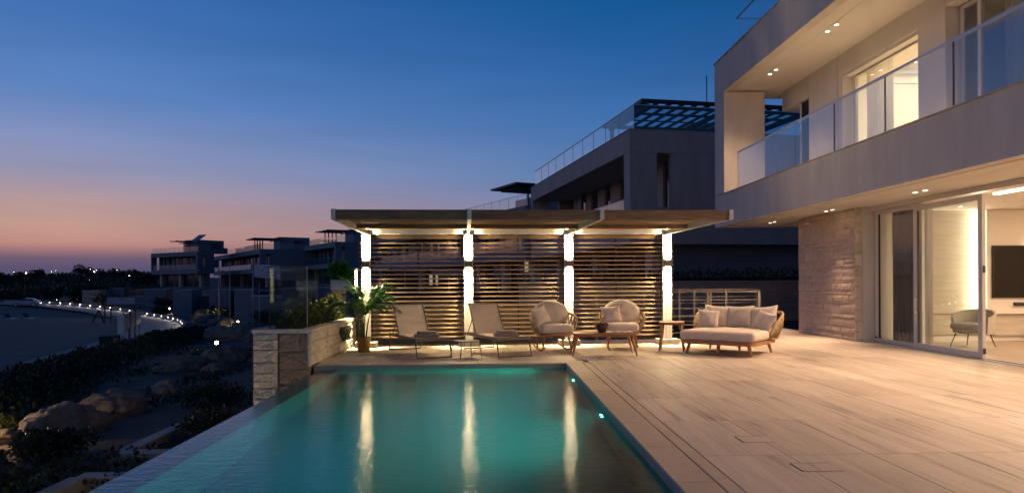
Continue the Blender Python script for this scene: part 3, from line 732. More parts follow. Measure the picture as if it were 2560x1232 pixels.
# ------------------------------------------------------------------ pergola
PROT = R(2.2); PC = (.60, 14.83, 0)
per = thing('pergola', 'long timber and white metal pergola with slatted back screens lit from its four posts', 'pergola', PC, PROT)
PX = [-3.27, -1.09, 1.09, 3.27]
def pb(name, m, *a, parent=None, bevel=0): return box(name, m, parent or per, *a, bevel=bevel)
def pw(x, y, z): return Matrix.Translation(PC) @ Matrix.Rotation(PROT, 4, 'Z') @ Vector((x, y, z))
slat_mesh = MB().box(-1.055, 1.055, -.026, .026, -.0155, .0155).mesh('slat', 'slat_wood')
for i, x in enumerate(PX):
    post = pb('post', 'white_metal', x - .025, x + .075, -.045, .045, .12, 2.40)
    pb('flange', 'white_metal', x - .095, x - .03, -.06, -.035, .12, 2.40, parent=post); pb('flange', 'white_metal', x - .028, x + .005, -.075, -.046, .12, 2.40, parent=post)
    pb('flange', 'white_metal', x + .045, x + .095, -.075, -.046, .12, 2.40, parent=post)
    st = pb('post_base', 'limestone_pale', x - .22, x + .22, -.22, .2, 0.001, .118, bevel=.008)
    fx = pb('light_fitting', 'taupe_metal', x - .075, x + .075, -.17, -.077, 1.70, 1.84, bevel=.004)
    for z, s_ in ((1.8405, 1), (1.6995, -1)):
        pb('lens', 'lamp_perg', x - .05, x + .05, -.155, -.095, min(z, z + s_ * .002), max(z, z + s_ * .002), parent=fx)
        w = pw(x, -.15, z + s_ * .02)
        spot('post_lamp', w, (0, .10, s_), 760 if s_ < 0 else 520, PERG, 60, .8, None, .03)
        spot('post_spill', w, (0, -.12, s_), 115 if s_ < 0 else 85, PERG, 160, .6, None, .04)
    # tapered outrigger carrying the roof
    mb = MB(); h0, h1 = (2.385, 2.56), (2.395, 2.56)
    mb.box(x - .033, x + .033, -3.64, .06, 2.402, 2.565)
    pb('outrigger', 'white_metal', x - .033, x + .033, -3.70, .06, 2.402, 2.568)
for b in range(3):
    x0, x1 = PX[b] + .036, PX[b + 1] - .036; xc = (x0 + x1) / 2
    pb('fascia_board', 'fascia_wood', x0, x1, -3.67, -3.60, 2.396, 2.562, bevel=.004)
    pb('purlin', 'fascia_wood', x0, x1, -1.55, -1.49, 2.42, 2.50)
    pb('rear_beam', 'white_metal', x0 + .02, x1 - .02, -.03, .05, 2.415, 2.55, bevel=.004)
    pb('rear_board', 'fascia_wood', x0 + .02, x1 - .02, .10, .14, 2.32, 2.405)
    lm = MB().box(-(x1 - x0) / 2, (x1 - x0) / 2, -.058, .058, -.011, .011).mesh('roof_louvre', 'fascia_wood')
    for k in range(22):
        o = link('roof_louvre', lm, per, (xc, -3.50 + k * .155, 2.525)); o.rotation_euler = (R(-18), 0, 0)
    for k in range(22):
        link('slat', slat_mesh, per, (xc, .135, .20 + k * .0965))
    for xx in (x0 + .05, x1 - .05, xc): pb('slat_batten', 'dark_metal', xx - .012, xx + .012, .166, .185, .12, 2.32)
for sx in (-1, 1):                                            # slat ends beyond the outer posts
    em = MB().box(-.035, .035, -.026, .026, -.0155, .0155).mesh('slat', 'slat_wood')
    for k in range(22): link('slat', em, per, (sx * 3.42, .135, .20 + k * .0965))
    pb('slat_batten', 'dark_metal', sx * 3.42 - .012, sx * 3.42 + .012, .166, .185, .12, 2.32)

# ------------------------------------------------------------------ walls and rails behind the terrace
lw = thing('low_wall', 'low grey brown wall behind the left bays of the pergola', 'wall', (-.9, 15.75, 0))
MB().box(-2.4, 2.3, 0, .25, -2.5, .84).build('wall_body', 'concrete', lw)
for k in range(4): MB().box(-2.42 + k * 1.18, -2.42 + k * 1.18 + 1.174, -.03, .28, .842, .885).build('coping_stone', 'coping', lw)
def railing(label, p0, p1, posts, bars, zt=1.10, end=True, grp='cable railings at the terrace edge'):
    a, b = Vector((*p0, 0)), Vector((*p1, 0)); L = (b - a).length; rz = math.atan2(b.y - a.y, b.x - a.x)
    t = thing('terrace_railing', label, 'railing', a, rz, grp)
    box('top_rail', 'rail_warm', t, 0, L, -.02, .02, zt - .02, zt + .012)
    for z in bars: MB().tube([(0, 0, z), (L, 0, z)], .009, 8).build('rail_bar', 'rail_warm', t, True)
    for d in posts: box('post', 'rail_warm', t, d - .028, d + .028, -.012, .012, -.05, zt - .021)
    if end: box('post', 'rail_warm', t, L, L + .06, -.03, .03, -.05, zt + .012)
    return t
railing('front metal railing with five bars between the pergola and the daybed', (1.9, 16.1), (6.42, 16.28), (.6, 2.2, 3.3), (.14, .33, .53, .73, .92), 1.12)
railing('rear railing with closely spaced posts beyond the stair opening', (3.8, 19.9), (9.2, 20.15), (.05, .7, 1.35, 1.75, 2.2, 2.7, 3.17, 4.1), (.18, .36, .54, .72, .90), 1.12, False)
hr = thing('stair_handrail', 'thin dark stair handrail behind the daybed railing', 'handrail', (5.1, 18, 0))
MB().tube([(0, 0, -.6), (0, 0, .78), (-.55, 0, .45)], .015, 8).build('rail', 'dark_metal', hr)
bw = thing('boundary_wall', 'long grey concrete boundary wall behind the terrace railings', 'wall', (10, 24.3, 0), R(-1))
MB().box(-9, 14, 0, .25, -2.8, 1.33).build('wall_body', 'concrete', bw)
for k in range(11): MB().box(-9 + k * 2.09, -9 + k * 2.09 + 2.08, -.03, .28, 1.332, 1.37).build('coping_stone', 'coping', bw)

# ------------------------------------------------------------------ stone planter at the pool corner
plt = thing('stone_planter', 'rough limestone planter wall at the far left corner of the pool', 'planter', (-3.47, 13.4, 0))
core = hbox('wall_body', 'joint', -3.90, -3.06, 11.52, 15.28, -3.3, .545, root=plt)
def clad_p(origin, rz, *a, **k):
    n0 = set(o.name for o in bpy.data.objects)
    clad(None, origin, rz, *a, **k)
    for o in [o for o in bpy.data.objects if o.name not in n0]: hold(o, plt)
clad_p((-3.95, 11.50, -2.0), 0, .40, 0, 2.55, (.17, .21, .25), (.25, .42), 'limestone_pale', amp=.060, depth=.075, seed=21, fine=2.6)
clad_p((-3.535, 11.52, -2.0), 0, .52, 0, 2.55, (.20, .26, .29), (.26, .5), 'limestone_brown', amp=.035, depth=.055, seed=22, fine=2.2)
clad_p((-3.055, 11.45, .002), R(90), 3.85, 0, .545, (.17, .19), (.34, .66), 'limestone_pale', amp=.022, depth=.05, seed=23, fine=2)
for x0, x1, y0, y1 in ((-3.97, -3.74, 11.44, 13.4), (-3.97, -3.74, 13.41, 15.33), (-3.2, -2.985, 11.44, 13.4), (-3.2, -2.985, 13.41, 15.33), (-3.735, -3.205, 11.44, 11.62), (-3.735, -3.205, 15.1, 15.33)):
    hbox('coping_stone', 'limestone_pale', x0, x1, y0, y1, .55, .615, root=plt, bevel=.006)
hbox('soil', 'soil', -3.735, -3.205, 11.63, 15.09, .40, .56, root=plt)
gp = thing('glass_screen', 'clear frameless glass screen standing on the stone planter', 'glass screen', (-3.4, 11.5, .616))
hbox('glass_pane', 'glass', -3.69, -3.08, 11.50, 11.515, .62, 1.66, root=gp)
hbox('edge_trim', 'dark_metal', -3.705, -3.692, 11.498, 11.517, .617, 1.66, root=gp)
hbox('edge_trim', 'steel', -3.078, -3.070, 11.50, 11.515, .62, 1.66, root=gp)
hbox('edge_trim', 'dark_metal', -3.69, -3.08, 11.498, 11.517, 1.661, 1.672, root=gp)
hbox('glass_pane', 'glass', -3.70, -3.688, 11.53, 13.35, .62, 1.66, root=gp)
hbox('glass_pane', 'glass', -3.70, -3.688, 13.37, 15.25, .62, 1.66, root=gp)
M['terrazzo'] = None
def terrazzo():
    m, n, l, p = newmat('speckled stone'); t = n.new('ShaderNodeTexCoord'); v = n.new('ShaderNodeTexVoronoi'); v.inputs['Scale'].default_value = 26; l.new(t.outputs['Object'], v.inputs['Vector'])
    cr = n.new('ShaderNodeValToRGB'); cr.color_ramp.elements[0].position = .12; cr.color_ramp.elements[0].color = (.55, .48, .40, 1); cr.color_ramp.elements[1].position = .36; cr.color_ramp.elements[1].color = (.09, .075, .065, 1)
    l.new(v.outputs['Distance'], cr.inputs[0]); l.new(cr.outputs[0], p.inputs['Base Color']); p.inputs['Roughness'].default_value = .6; return m
M['terrazzo'] = terrazzo()
pil = tag(MB().box(-.13, .13, -.13, .13, 0, .60).build('stone_pillar', 'terrazzo', None, loc=(-3.36, 15.20, .617)), 'short speckled stone pillar on the far end of the planter wall', 'pillar')
bv = pil.modifiers.new('b', 'BEVEL'); bv.width = .006
bx = thing('metal_trough', 'ribbed metal plant trough on top of the speckled pillar', 'plant trough', (-3.32, 15.2, 1.22))
MB().box(-.20, .20, -.13, .13, 0, .22).build('trough_body', 'steel', bx)
for k in range(9): MB().box(-.19 + k * .045, -.175 + k * .045, -.138, -.1305, .005, .215).build('rib', 'steel', bx)
MB().box(-.19, .19, -.12, .12, .2205, .224).build('soil', 'soil', bx)
pl2 = thing('post_lamp', 'slim glowing white post with a short arm, standing in for a mirrored pergola post', 'lamp', (-3.12, 15.9, 0))  # glowing post added in place of a pergola post mirrored in the glass
MB().box(-.03, .03, -.03, .03, -2, 1.72).build('post', 'white_metal', pl2)
MB().box(.035, .75, -.02, .02, 1.66, 1.70).build('arm', 'white_metal', pl2)
MB().box(-.022, .022, -.036, -.031, 1.15, 1.68).build('lens', 'led', pl2)

def leaf_cloud(mb, centers, n, size, rnd, up=.3, flat=False):
    for _ in range(n):
        c, r = rnd.choice(centers)
        while True:
            q = Vector((rnd.uniform(-1, 1), rnd.uniform(-1, 1), rnd.uniform(-1, 1)))
            if .35 < q.length < 1: break
        p = Vector((c[0] + q.x * r[0], c[1] + q.y * r[1], c[2] + q.z * r[2]))
        d = (q + Vector((rnd.uniform(-.8, .8), rnd.uniform(-.8, .8), rnd.uniform(-.4, .8) + up))).normalized()
        s = size * rnd.uniform(.6, 1.3); side = d.cross(Vector((rnd.uniform(-1, 1), rnd.uniform(-1, 1), rnd.uniform(-1, 1)))).normalized() * s * .32
        mb.face(p, p + d * s * .5 + side, p + d * s, p + d * s * .5 - side)
def shrub(label, loc, r, h, n, size, m, seed, grp=None, name='shrub', cat='shrub', stems=True):
    rnd = random.Random(seed); t = thing(name, label, cat, loc, 0, grp); cs = []
    for k in range(7): cs.append(((rnd.uniform(-.5, .5) * r[0], rnd.uniform(-.5, .5) * r[1], h * rnd.uniform(.35, .7)), (r[0] * rnd.uniform(.4, .65), r[1] * rnd.uniform(.4, .65), h * rnd.uniform(.3, .48))))
    mb = MB(); leaf_cloud(mb, cs, n, size, rnd); mb.build('foliage', m, t)
    if stems:
        mb = MB()
        for c, q in cs: mb.tube([(c[0] * .2, c[1] * .2, -.05), (c[0] * .6, c[1] * .6, c[2] * .5), c], [size * .12, size * .09, size * .05], 5)
        mb.build('stem', 'bark', t)
    return t
for k, (x, y, rx, h, lab) in enumerate(((-3.44, 12.0, .24, .30, 'low olive shrub behind the front glass pane of the planter'), (-3.42, 12.75, .26, .38, 'second olive shrub from the front in the planter bed'),
        (-3.38, 13.5, .26, .40, 'middle olive shrub in the planter bed'), (-3.40, 14.2, .26, .46, 'olive shrub second from the far end of the planter'), (-3.40, 14.8, .24, .56, 'tallest yellow green shrub beside the speckled pillar'))):
    shrub(lab, (x, y, .56), (rx, .42, 0), h, 1500, .065, 'shrub_leaf', 30 + k, 'shrubs in the stone planter')
shrub('feathery fern growing in the ribbed metal trough', (-3.34, 15.2, 1.45), (.22, .14, 0), .28, 420, .16, 'palm_leaf', 40, None, 'fern', 'fern')
hs = thing('garden_hose', 'coiled dark green garden hose hung on the planter wall', 'hose', (-2.99, 13.9, .36))
for k in range(4):
    mb = MB(); mb.tube([(.045 + .02 * math.sin(a * .5), -.27 + k * .18 + .09 * math.cos(a / 24 * 2 * math.pi), .115 * math.sin(a / 24 * 2 * math.pi)) for a in range(24)], .03, 8, closed=True); mb.build('coil', 'hose', hs, True)
MB().box(0, .05, -.30, .30, .10, .13).build('hook', 'dark_metal', hs)

# ------------------------------------------------------------------ palm in a gold pot
pot = tag(MB().lathe([(0, .004), (.115, .004), (.12, .012), (.137, .30), (.137, .305), (.128, .305), (.124, .25), (0, .25)], 40).build('plant_pot', 'gold', None, True, (-2.55, 13.72, 0)), 'round brushed gold plant pot beside the planter wall', 'plant pot')
MB().lathe([(0, .262), (.1235, .262)], 24).build('soil', 'soil', pot)
palm = thing('potted_palm', 'green feather leaved palm growing in the gold pot', 'palm', (-2.55, 13.72, .262))
rnd = random.Random(5)
def frond(base, az_, elev, length, droop, m):
    """rachis with two rows of narrow drooping leaflets"""
    pts = []; p = Vector(base); d = Vector((math.cos(az_) * math.cos(elev), math.sin(az_) * math.cos(elev), math.sin(elev))); n = 14
    for k in range(n + 1):
        pts.append(p.copy()); p = p + d * length / n
        d = (d + Vector((0, 0, -droop / n)) * (.3 + 1.6 * k / n)).normalized()
    mb = MB(); mb.tube(pts, [.007 * (1 - .8 * k / n) for k in range(n + 1)], 5)
    for k in range(3, n * 2 + 1):
        f = k / 2; i = min(int(f), n - 1); q = pts[i].lerp(pts[i + 1], f - i); t = (pts[i + 1] - pts[i]).normalized()
        s = t.cross(Vector((0, 0, 1))); s = s.normalized() if s.length > .05 else Vector((math.sin(az_), -math.cos(az_), 0)); u = s.cross(t)
        L = length * (.40 - .20 * abs(f / n - .45) * 2) * rnd.uniform(.85, 1.1)
        for sg in (-1, 1):
            dd = (s * sg * .85 + t * .75 + u * rnd.uniform(.0, .3)).normalized()
            w = (t - dd * t.dot(dd)).normalized() * .011; a = q; b = q + dd * L * .45 + Vector((0, 0, .01)); c = q + dd * L * .8 + Vector((0, 0, -L * .13)); e = q + dd * L + Vector((0, 0, -L * .34))
            mb.face(a - w * .5, b - w, b + w, a + w * .5); mb.face(b - w, c - w * .8, c + w * .8, b + w); mb.face(c - w * .8, e, c + w * .8)
    return mb
for k in range(7):
    a = k / 7 * 2 * math.pi + rnd.uniform(-.3, .3); h = rnd.uniform(.40, .72); lean = rnd.uniform(.06, .17)
    top = Vector((math.cos(a) * lean, math.sin(a) * lean, h)); b0 = Vector((math.cos(a) * .045, math.sin(a) * .045, 0))
    MB().tube([b0, b0.lerp(top, .5) + Vector((math.cos(a), math.sin(a), 0)) * -.01, top], [.015, .012, .008], 7).build('stem', 'stem', palm, True)
    for j in range(3):
        frond(top, a + rnd.uniform(-1.0, 1.0), rnd.uniform(.6, 1.25), rnd.uniform(.42, .68), rnd.uniform(1.0, 1.9), None).build('frond', 'palm_leaf', palm)
for a_, e_, L_ in ((.15, .55, .72), (.55, .8, .7), (2.9, .45, .75), (3.4, .75, .66), (1.5, 1.1, .8), (4.6, .9, .66), (5.5, .6, .7)):
    frond((.05 * math.cos(a_), .05 * math.sin(a_), .50), a_, e_, L_, 1.5, None).build('frond', 'palm_leaf', palm)

# ------------------------------------------------------------------ sun loungers
def lounger(label, loc, rz):
    t = thing('sun_lounger', label, 'sun lounger', loc, rz, 'sun loungers under the pergola')
    Wd = .66; L = 1.75; z = .36; hs_ = 1.16; m = 'taupe_metal'
    for sg in (-1, 1): MB().box(sg * Wd / 2 - .018, sg * Wd / 2 + .018, 0, L, z - .05, z).build('side_rail', m, t)
    for y in (0.0, L - .03, hs_): MB().box(-Wd / 2 + .019, Wd / 2 - .019, y, y + .03, z - .045, z - .008).build('cross_rail', m, t)
    for y0, y1 in ((.06, -.05), (L - .05, L + .03)):
        mb = MB()
        mb.tube([(-Wd / 2, y0, z - .03), (-Wd / 2, y1, .016), (Wd / 2, y1, .016), (Wd / 2, y0, z - .03)], .015, 8); mb.build('leg_frame', m, t, False)
    MB().grid(lambda a, b: ((a - .5) * (Wd - .05), .03 + (hs_ - .03) * b, z + .006 - .016 * math.sin(math.pi * a) * math.sin(math.pi * b)), 6, 8).build('seat_sling', 'mesh_fabric', t, True)
    e = R(56); bl = .70; dy, dz = math.cos(e), math.sin(e)
    mb = MB()
    def fn(a, b):
        s = b * bl; return ((a - .5) * (Wd - .05), hs_ + s * dy + .02 * math.sin(math.pi * a) * math.sin(math.pi * b), z + .006 + s * dz)
    mb.grid(fn, 6, 8); mb.build('back_sling', 'mesh_fabric', t, True)
    bf = MB()
    for sg in (-1, 1): bf.tube([(sg * (Wd / 2 - .02), hs_, z), (sg * (Wd / 2 - .02), hs_ + bl * dy, z + bl * dz)], .013, 8)
    bf.tube([(-(Wd / 2 - .02), hs_ + bl * dy, z + bl * dz), (Wd / 2 - .02, hs_ + bl * dy, z + bl * dz)], .015, 8)
    bf.build('back_frame', m, t)
    for sg in (-1, 1): MB().tube([(sg * (Wd / 2 - .03), hs_ + .36 * dy, z + .36 * dz), (sg * (Wd / 2 - .03), hs_ + .46, z - .02)], .010, 6).build('back_strut', m, t)
    return t
LG = ((-1.055, 12.50, 0), R(24)), ((.42, 12.58, 0), R(22.5))
lounger('taupe sling lounger beside the potted palm', *LG[0]); lounger('taupe sling lounger between the small metal table and the rocking chairs', *LG[1])
def towel(label, loc, rz, w, d, h, seed, lm):
    mb = MB()
    def ring(k, zc, hh, ww, dd):
        def fn(a, b):
            th = a * 2 * math.pi; c, s = math.cos(th), math.sin(th); e = .35
            y = math.copysign(abs(c) ** e, c) * dd / 2; z = math.copysign(abs(s) ** .8, s) * hh / 2
            x = (b - .5) * ww * (1 - .0 * abs(s))
            return (x + .006 * noise.noise(Vector((a * 5, b * 4, seed + k))), y + .006 * noise.noise(Vector((b * 6, a * 3, seed))), zc + z + .005 * noise.noise(Vector((a * 6, b * 6, seed + 2))))
        mb.grid(fn, 20, 8)
        i = len(mb.v)
        for e_ in (0, 1):
            f = [fn(j / 20, e_) for j in range(20)]; n0 = len(mb.v); mb.v += f; mb.f.append(tuple(range(n0, n0 + 20)) if e_ == 0 else tuple(reversed(range(n0, n0 + 20))))
    ring(0, h * .26, h * .50, w, d); ring(5, h * .75, h * .50, w * .97, d * .97)
    o = mb.build('folded_towel', 'towel', None, True, loc, rz)
    return tag(o, lm, 'towel', 'folded towels on the loungers')
for (p, rz), which in zip(LG, ('lounger beside the palm', 'lounger beside the rocking chairs')):
    q = Vector(p) + Matrix.Rotation(rz, 3, 'Z') @ Vector((-.02, .33, 0))
    towel('', (q.x, q.y, .366), rz - .25, .46, .30, .055, 1 if 'palm' in which else 4, 'lower folded beige towel on the ' + which)
    towel('', (q.x + .0, q.y + .02, .422), rz - .1, .33, .22, .05, 2 if 'palm' in which else 6, 'upper small folded towel on the ' + which)
st = thing('small_table', 'low square taupe metal table between the two loungers', 'side table', (-.47, 12.66, 0), R(28))
tb = MB().box(-.21, .21, -.21, .21, .285, .305).build('tabletop', 'taupe_metal', st); bv = tb.modifiers.new('b', 'BEVEL'); bv.width = .006
for x, y in ((-1, -1), (1, -1), (1, 1), (-1, 1)): MB().tube([(x * .185, y * .185, .286), (x * .215, y * .215, 0)], [.012, .009], 8).build('leg', 'taupe_metal', st, True)

# ------------------------------------------------------------------ rocking chairs
def tleg(parent, p0, p1, r0=.022, r1=.014, name='leg', m='wood'):
    p0, p1 = Vector(p0), Vector(p1)
    return MB().tube([p0, p0.lerp(p1, .35), p1], [r0, r0 * 1.02, r1], 12).build(name, m, parent, True)
def rocking_chair(label, loc, rz):
    t = thing('rocking_chair', label, 'rocking chair', loc, rz, 'wooden rocking chairs')
    fr = MB(); n = 28
    def sup(a, rx, ry, e=.55):
        c, s = math.cos(a), math.sin(a); return (math.copysign(abs(c) ** e, c) * rx, math.copysign(abs(s) ** e, s) * ry)
    fr.tube([(*sup(k / n * 2 * math.pi, .315, .30), .335) for k in range(n)], .032, 8, closed=True); fr.build('seat_frame', 'wood', t, True)
    for k in range(5): MB().box(-.30, .30, -.24 + k * .11, -.18 + k * .11, .335, .35).build('seat_slat', 'wood', t)
    link('seat_cushion', rbox_mesh('seat_cushion', 'fabric', .66, .64, .155, .06, 5, .03), t, (0, -.02, .365))
    for sg in (-1, 1):
        tleg(t, (sg * .25, -.22, .33), (sg * .29, -.24, .055)); tleg(t, (sg * .25, .22, .33), (sg * .28, .20, .05))
        pts = [(sg * .29, -.36 + .76 * k / 12, .022 + .30 * ((k / 12 - .5)) ** 2 * 1.0) for k in range(13)]
        MB().tube(pts, .020, 8).build('rocker', 'wood', t, True)
        # arm: a bent hoop and rope strands
        hp = [(sg * .33, -.20, .34), (sg * .40, -.21, .50), (sg * .45, -.14, .635), (sg * .455, -.02, .69), (sg * .44, .13, .715), (sg * .40, .26, .735), (sg * .30, .36, .765), (sg * .15, .41, .79), (0, .42, .80)]
        MB().tube(hp, .021, 8).build('arm_hoop', 'rope', t, True)
        strands = MB()
        lows = [(sg * .33, -.16, .34), (sg * .33, -.04, .34), (sg * .33, .08, .34), (sg * .32, .20, .34), (sg * .26, .29, .34), (sg * .14, .31, .34), (0, .31, .34)]
        for a_, b_ in ((0, 3), (1, 2), (1, 4), (2, 3), (2, 5), (3, 4), (3, 6), (4, 5), (4, 7), (5, 6), (5, 8), (6, 7)):
            p, q = Vector(lows[a_]), Vector(hp[b_]); mid = p.lerp(q, .5) + Vector((sg * .03, .01, 0))
            strands.tube([p, mid, q], .014, 6)
        strands.build('rope_weave', 'rope', t, True)
    # round topped back cushion
    mb = MB(); tilt = R(-14)
    def bc(sg):
        def fn(a, b):
            u, v = a * 2 - 1, b * 2 - 1
            # square to disc
            x = u * math.sqrt(1 - v * v / 2); z = v * math.sqrt(1 - u * u / 2)
            if z < 0: z *= .88; x = x * (1 + .12 * -z)
            rr = min(1, math.hypot(u * math.sqrt(1 - v * v / 2), v * math.sqrt(1 - u * u / 2)))
            k = max(0, 1 - rr ** 3) ** .5
            w = .020 * noise.noise(Vector((u * 2, v * 2.3, sg * 2 + loc[0]))) * k
            dim = -.035 * math.exp(-((x - .05) ** 2 + (z + .25) ** 2) * 26) if sg < 0 else 0
            y = sg * (.105 * k + w + dim)
            return Vector((x * .375, y * math.cos(tilt) - z * .27 * math.sin(tilt), .735 + z * .275 * math.cos(tilt) + y * math.sin(tilt)))
        return fn
    mb.grid(bc(-1), 18, 18); mb.grid(lambda a, b: bc(1)(1 - a, b), 18, 18)
    o = mb.build('back_cushion', 'fabric', t, True, (0, .20, 0))
    return t
RC = ((1.24, 13.66, 0), R(12)), ((2.68, 13.95, 0), R(-8))
rocking_chair('wooden rocking chair with round cushion in front of the third post', *RC[0]); rocking_chair('wooden rocking chair behind the coffee table and bowl', *RC[1])
def pillow(label, loc, rot, w, h, t_, seed, grp):
    o = link('pillow', pillow_mesh('pillow', w, h, t_, seed), None, loc, 0, rot)
    return tag(o, label, 'pillow', grp)
for (p, rz), lab, sd, dr_ in zip(RC, ('small cream pillow leaning left on the rocking chair nearer the loungers', 'small cream pillow on the rocking chair behind the coffee table'), (1, 2), (.35, .12)):
    q = Vector(p) + Matrix.Rotation(rz, 3, 'Z') @ Vector((-.19, -.03, .535))
    pillow(lab, q, (R(-20), R(-14) if sd == 1 else R(-4), rz + R(30) * (1 if sd == 1 else .4)), .42, .36, .15, sd, 'scatter pillows')

# ------------------------------------------------------------------ tables
ct = thing('coffee_table', 'low rectangular teak coffee table with splayed legs', 'coffee table', (2.11, 12.86, 0), R(-2))
for k in range(3): 
    o = MB().box(-.57, .57, -.27 + k * .181, -.27 + k * .181 + .178, .385, .42).build('tabletop_plank', 'wood', ct); bv = o.modifiers.new('b', 'BEVEL'); bv.width = .006; bv.segments = 2
MB().box(-.50, .50, -.22, .22, .35, .3845).build('apron', 'wood', ct)
for x, y in ((-1, -1), (1, -1), (1, 1), (-1, 1)): tleg(ct, (x * .50, y * .20, .37), (x * .60, y * .255, 0), .026, .013)
bowl = tag(MB().lathe([(0, .004), (.065, .004), (.07, .01), (.095, .07), (.118, .10), (.118, .115), (.132, .165), (.134, .17), (.124, .17), (.11, .12), (.08, .05), (0, .035)], 32).build('bowl', 'ceramic', None, True, (2.08, 12.80, .42)), 'dark brown ceramic bowl on the coffee table', 'bowl')
for k, (x, y, a, w, lab) in enumerate(((2.36, 12.82, .3, .22, 'open white magazine lying beside the bowl'), (2.52, 12.80, -.2, .2, 'second thin booklet at the right end of the coffee table'))):
    mb = MB(); mb.grid(lambda u, v: ((u - .5) * w * 1.5, (v - .5) * .22, .004 + .012 * abs(math.sin(u * 2 * math.pi))), 12, 2)
    o = mb.build('magazine', 'paper', None, True, (x, y, .421 + k * .0005), a); s = o.modifiers.new('s', 'SOLIDIFY'); s.thickness = .003
    tag(o, lab, 'magazine', 'papers on the coffee table')
sd = thing('side_table', 'tall square teak side table in front of the fourth post', 'side table', (3.60, 13.52, 0), R(-18))
for k in range(3):
    o = MB().box(-.24, .24, -.24 + k * .161, -.24 + k * .161 + .158, .545, .575).build('tabletop_plank', 'wood', sd); bv = o.modifiers.new('b', 'BEVEL'); bv.width = .006; bv.segments = 2
MB().box(-.19, .19, -.19, .19, .515, .5445).build('apron', 'wood', sd)
for x, y in ((-1, -1), (1, -1), (1, 1), (-1, 1)): tleg(sd, (x * .175, y * .175, .54), (x * .235, y * .235, 0), .026, .013)

# ------------------------------------------------------------------ daybed
db = thing('daybed', 'wide cream cushioned daybed on a teak base with woven rope arms', 'daybed', (4.55, 12.95, 0), R(-40))
DW, DD = 1.44, 1.34
mb = bmesh.new(); bmesh.ops.create_cube(mb, size=1)
for v in mb.verts: v.co = Vector((v.co.x * (DW - .04), v.co.y * (DD - .04), .235 + v.co.z * .07))
bmesh.ops.bevel(mb, geom=[e for e in mb.edges if abs((e.verts[0].co - e.verts[1].co).z) > .01], offset=.14, segments=6, affect='EDGES', profile=.5)
me = bpy.data.meshes.new('base_frame'); mb.to_mesh(me); mb.free(); me.materials.append(M['wood']); o = link('base_frame', me, db)
link('mattress', rbox_mesh('mattress', 'fabric', DW, DD, .175, .07, 5, .02, 8), db, (0, 0, .272))
for x in (-.56, 0, .56):
    for y, s in ((-.52, -1), (.52, 1)): tleg(db, (x, y, .235), (x * 1.10, y + s * .05, 0), .033, .017)
for sg in (-1, 1):                                          # woven side arms curving round the back
    hp = [(sg * .70, .12, .30), (sg * .745, .16, .40), (sg * .80, .27, .55), (sg * .83, .42, .67), (sg * .84, .58, .74), (sg * .78, .70, .77), (sg * .60, .74, .77)]
    MB().tube(hp, .026, 8).build('arm_hoop', 'rope', db, True)
    MB().tube([(sg * .70, .12, .30), (sg * .72, .40, .275), (sg * .72, .62, .28), (sg * .66, .68, .28)], .024, 8).build('arm_base', 'rope', db, True)
    st_ = MB(); lows = [(sg * .72, .2, .29), (sg * .72, .36, .28), (sg * .72, .52, .28), (sg * .70, .66, .28)]
    for a_, b_ in ((0, 3), (1, 2), (1, 4), (2, 3), (2, 5), (3, 4), (0, 2)):
        p, q = Vector(lows[a_]), Vector(hp[b_]); st_.tube([p, p.lerp(q, .5) + Vector((sg * .04, 0, 0)), q], .019, 6)
    st_.build('rope_weave', 'rope', db, True)
MB().tube([(-.60, .74, .77), (0, .76, .78), (.60, .74, .77)], .024, 8).build('back_rail', 'rope', db, True)
bk = MB()
for k in range(9):
    x = -.6 + k * .15; bk.tube([(x, .67, .27), (x + .08, .73, .5), (x - .05 + .1 * (k % 2), .75, .77)], .015, 6)
bk.build('rope_weave', 'rope', db, True)
def dbp(x, y, z): return Vector((4.55, 12.95, 0)) + Matrix.Rotation(R(-40), 3, 'Z') @ Vector((x, y, z))
for x, lab, sd_, dz in ((-.47, 'large cream back cushion at the pergola end of the daybed', 11, R(3)), (.03, 'large cream back cushion in the middle of the daybed', 12, R(-3)), (.50, 'large cream back cushion at the house end of the daybed', 13, R(-6))):
    pillow(lab, dbp(x, .46, .445), (R(-20), dz, R(-40)), .56, .47, .20, sd_, 'daybed cushions')
pillow('small cream pillow in front of the pergola end of the daybed', dbp(-.50, .16, .445), (R(-18), R(4), R(-26)), .43, .38, .15, 14, 'scatter pillows')
pillow('small cream pillow leaning against the woven arm at the house end of the daybed', dbp(.52, .18, .445), (R(-20), R(14), R(-64)), .44, .38, .15, 15, 'scatter pillows')

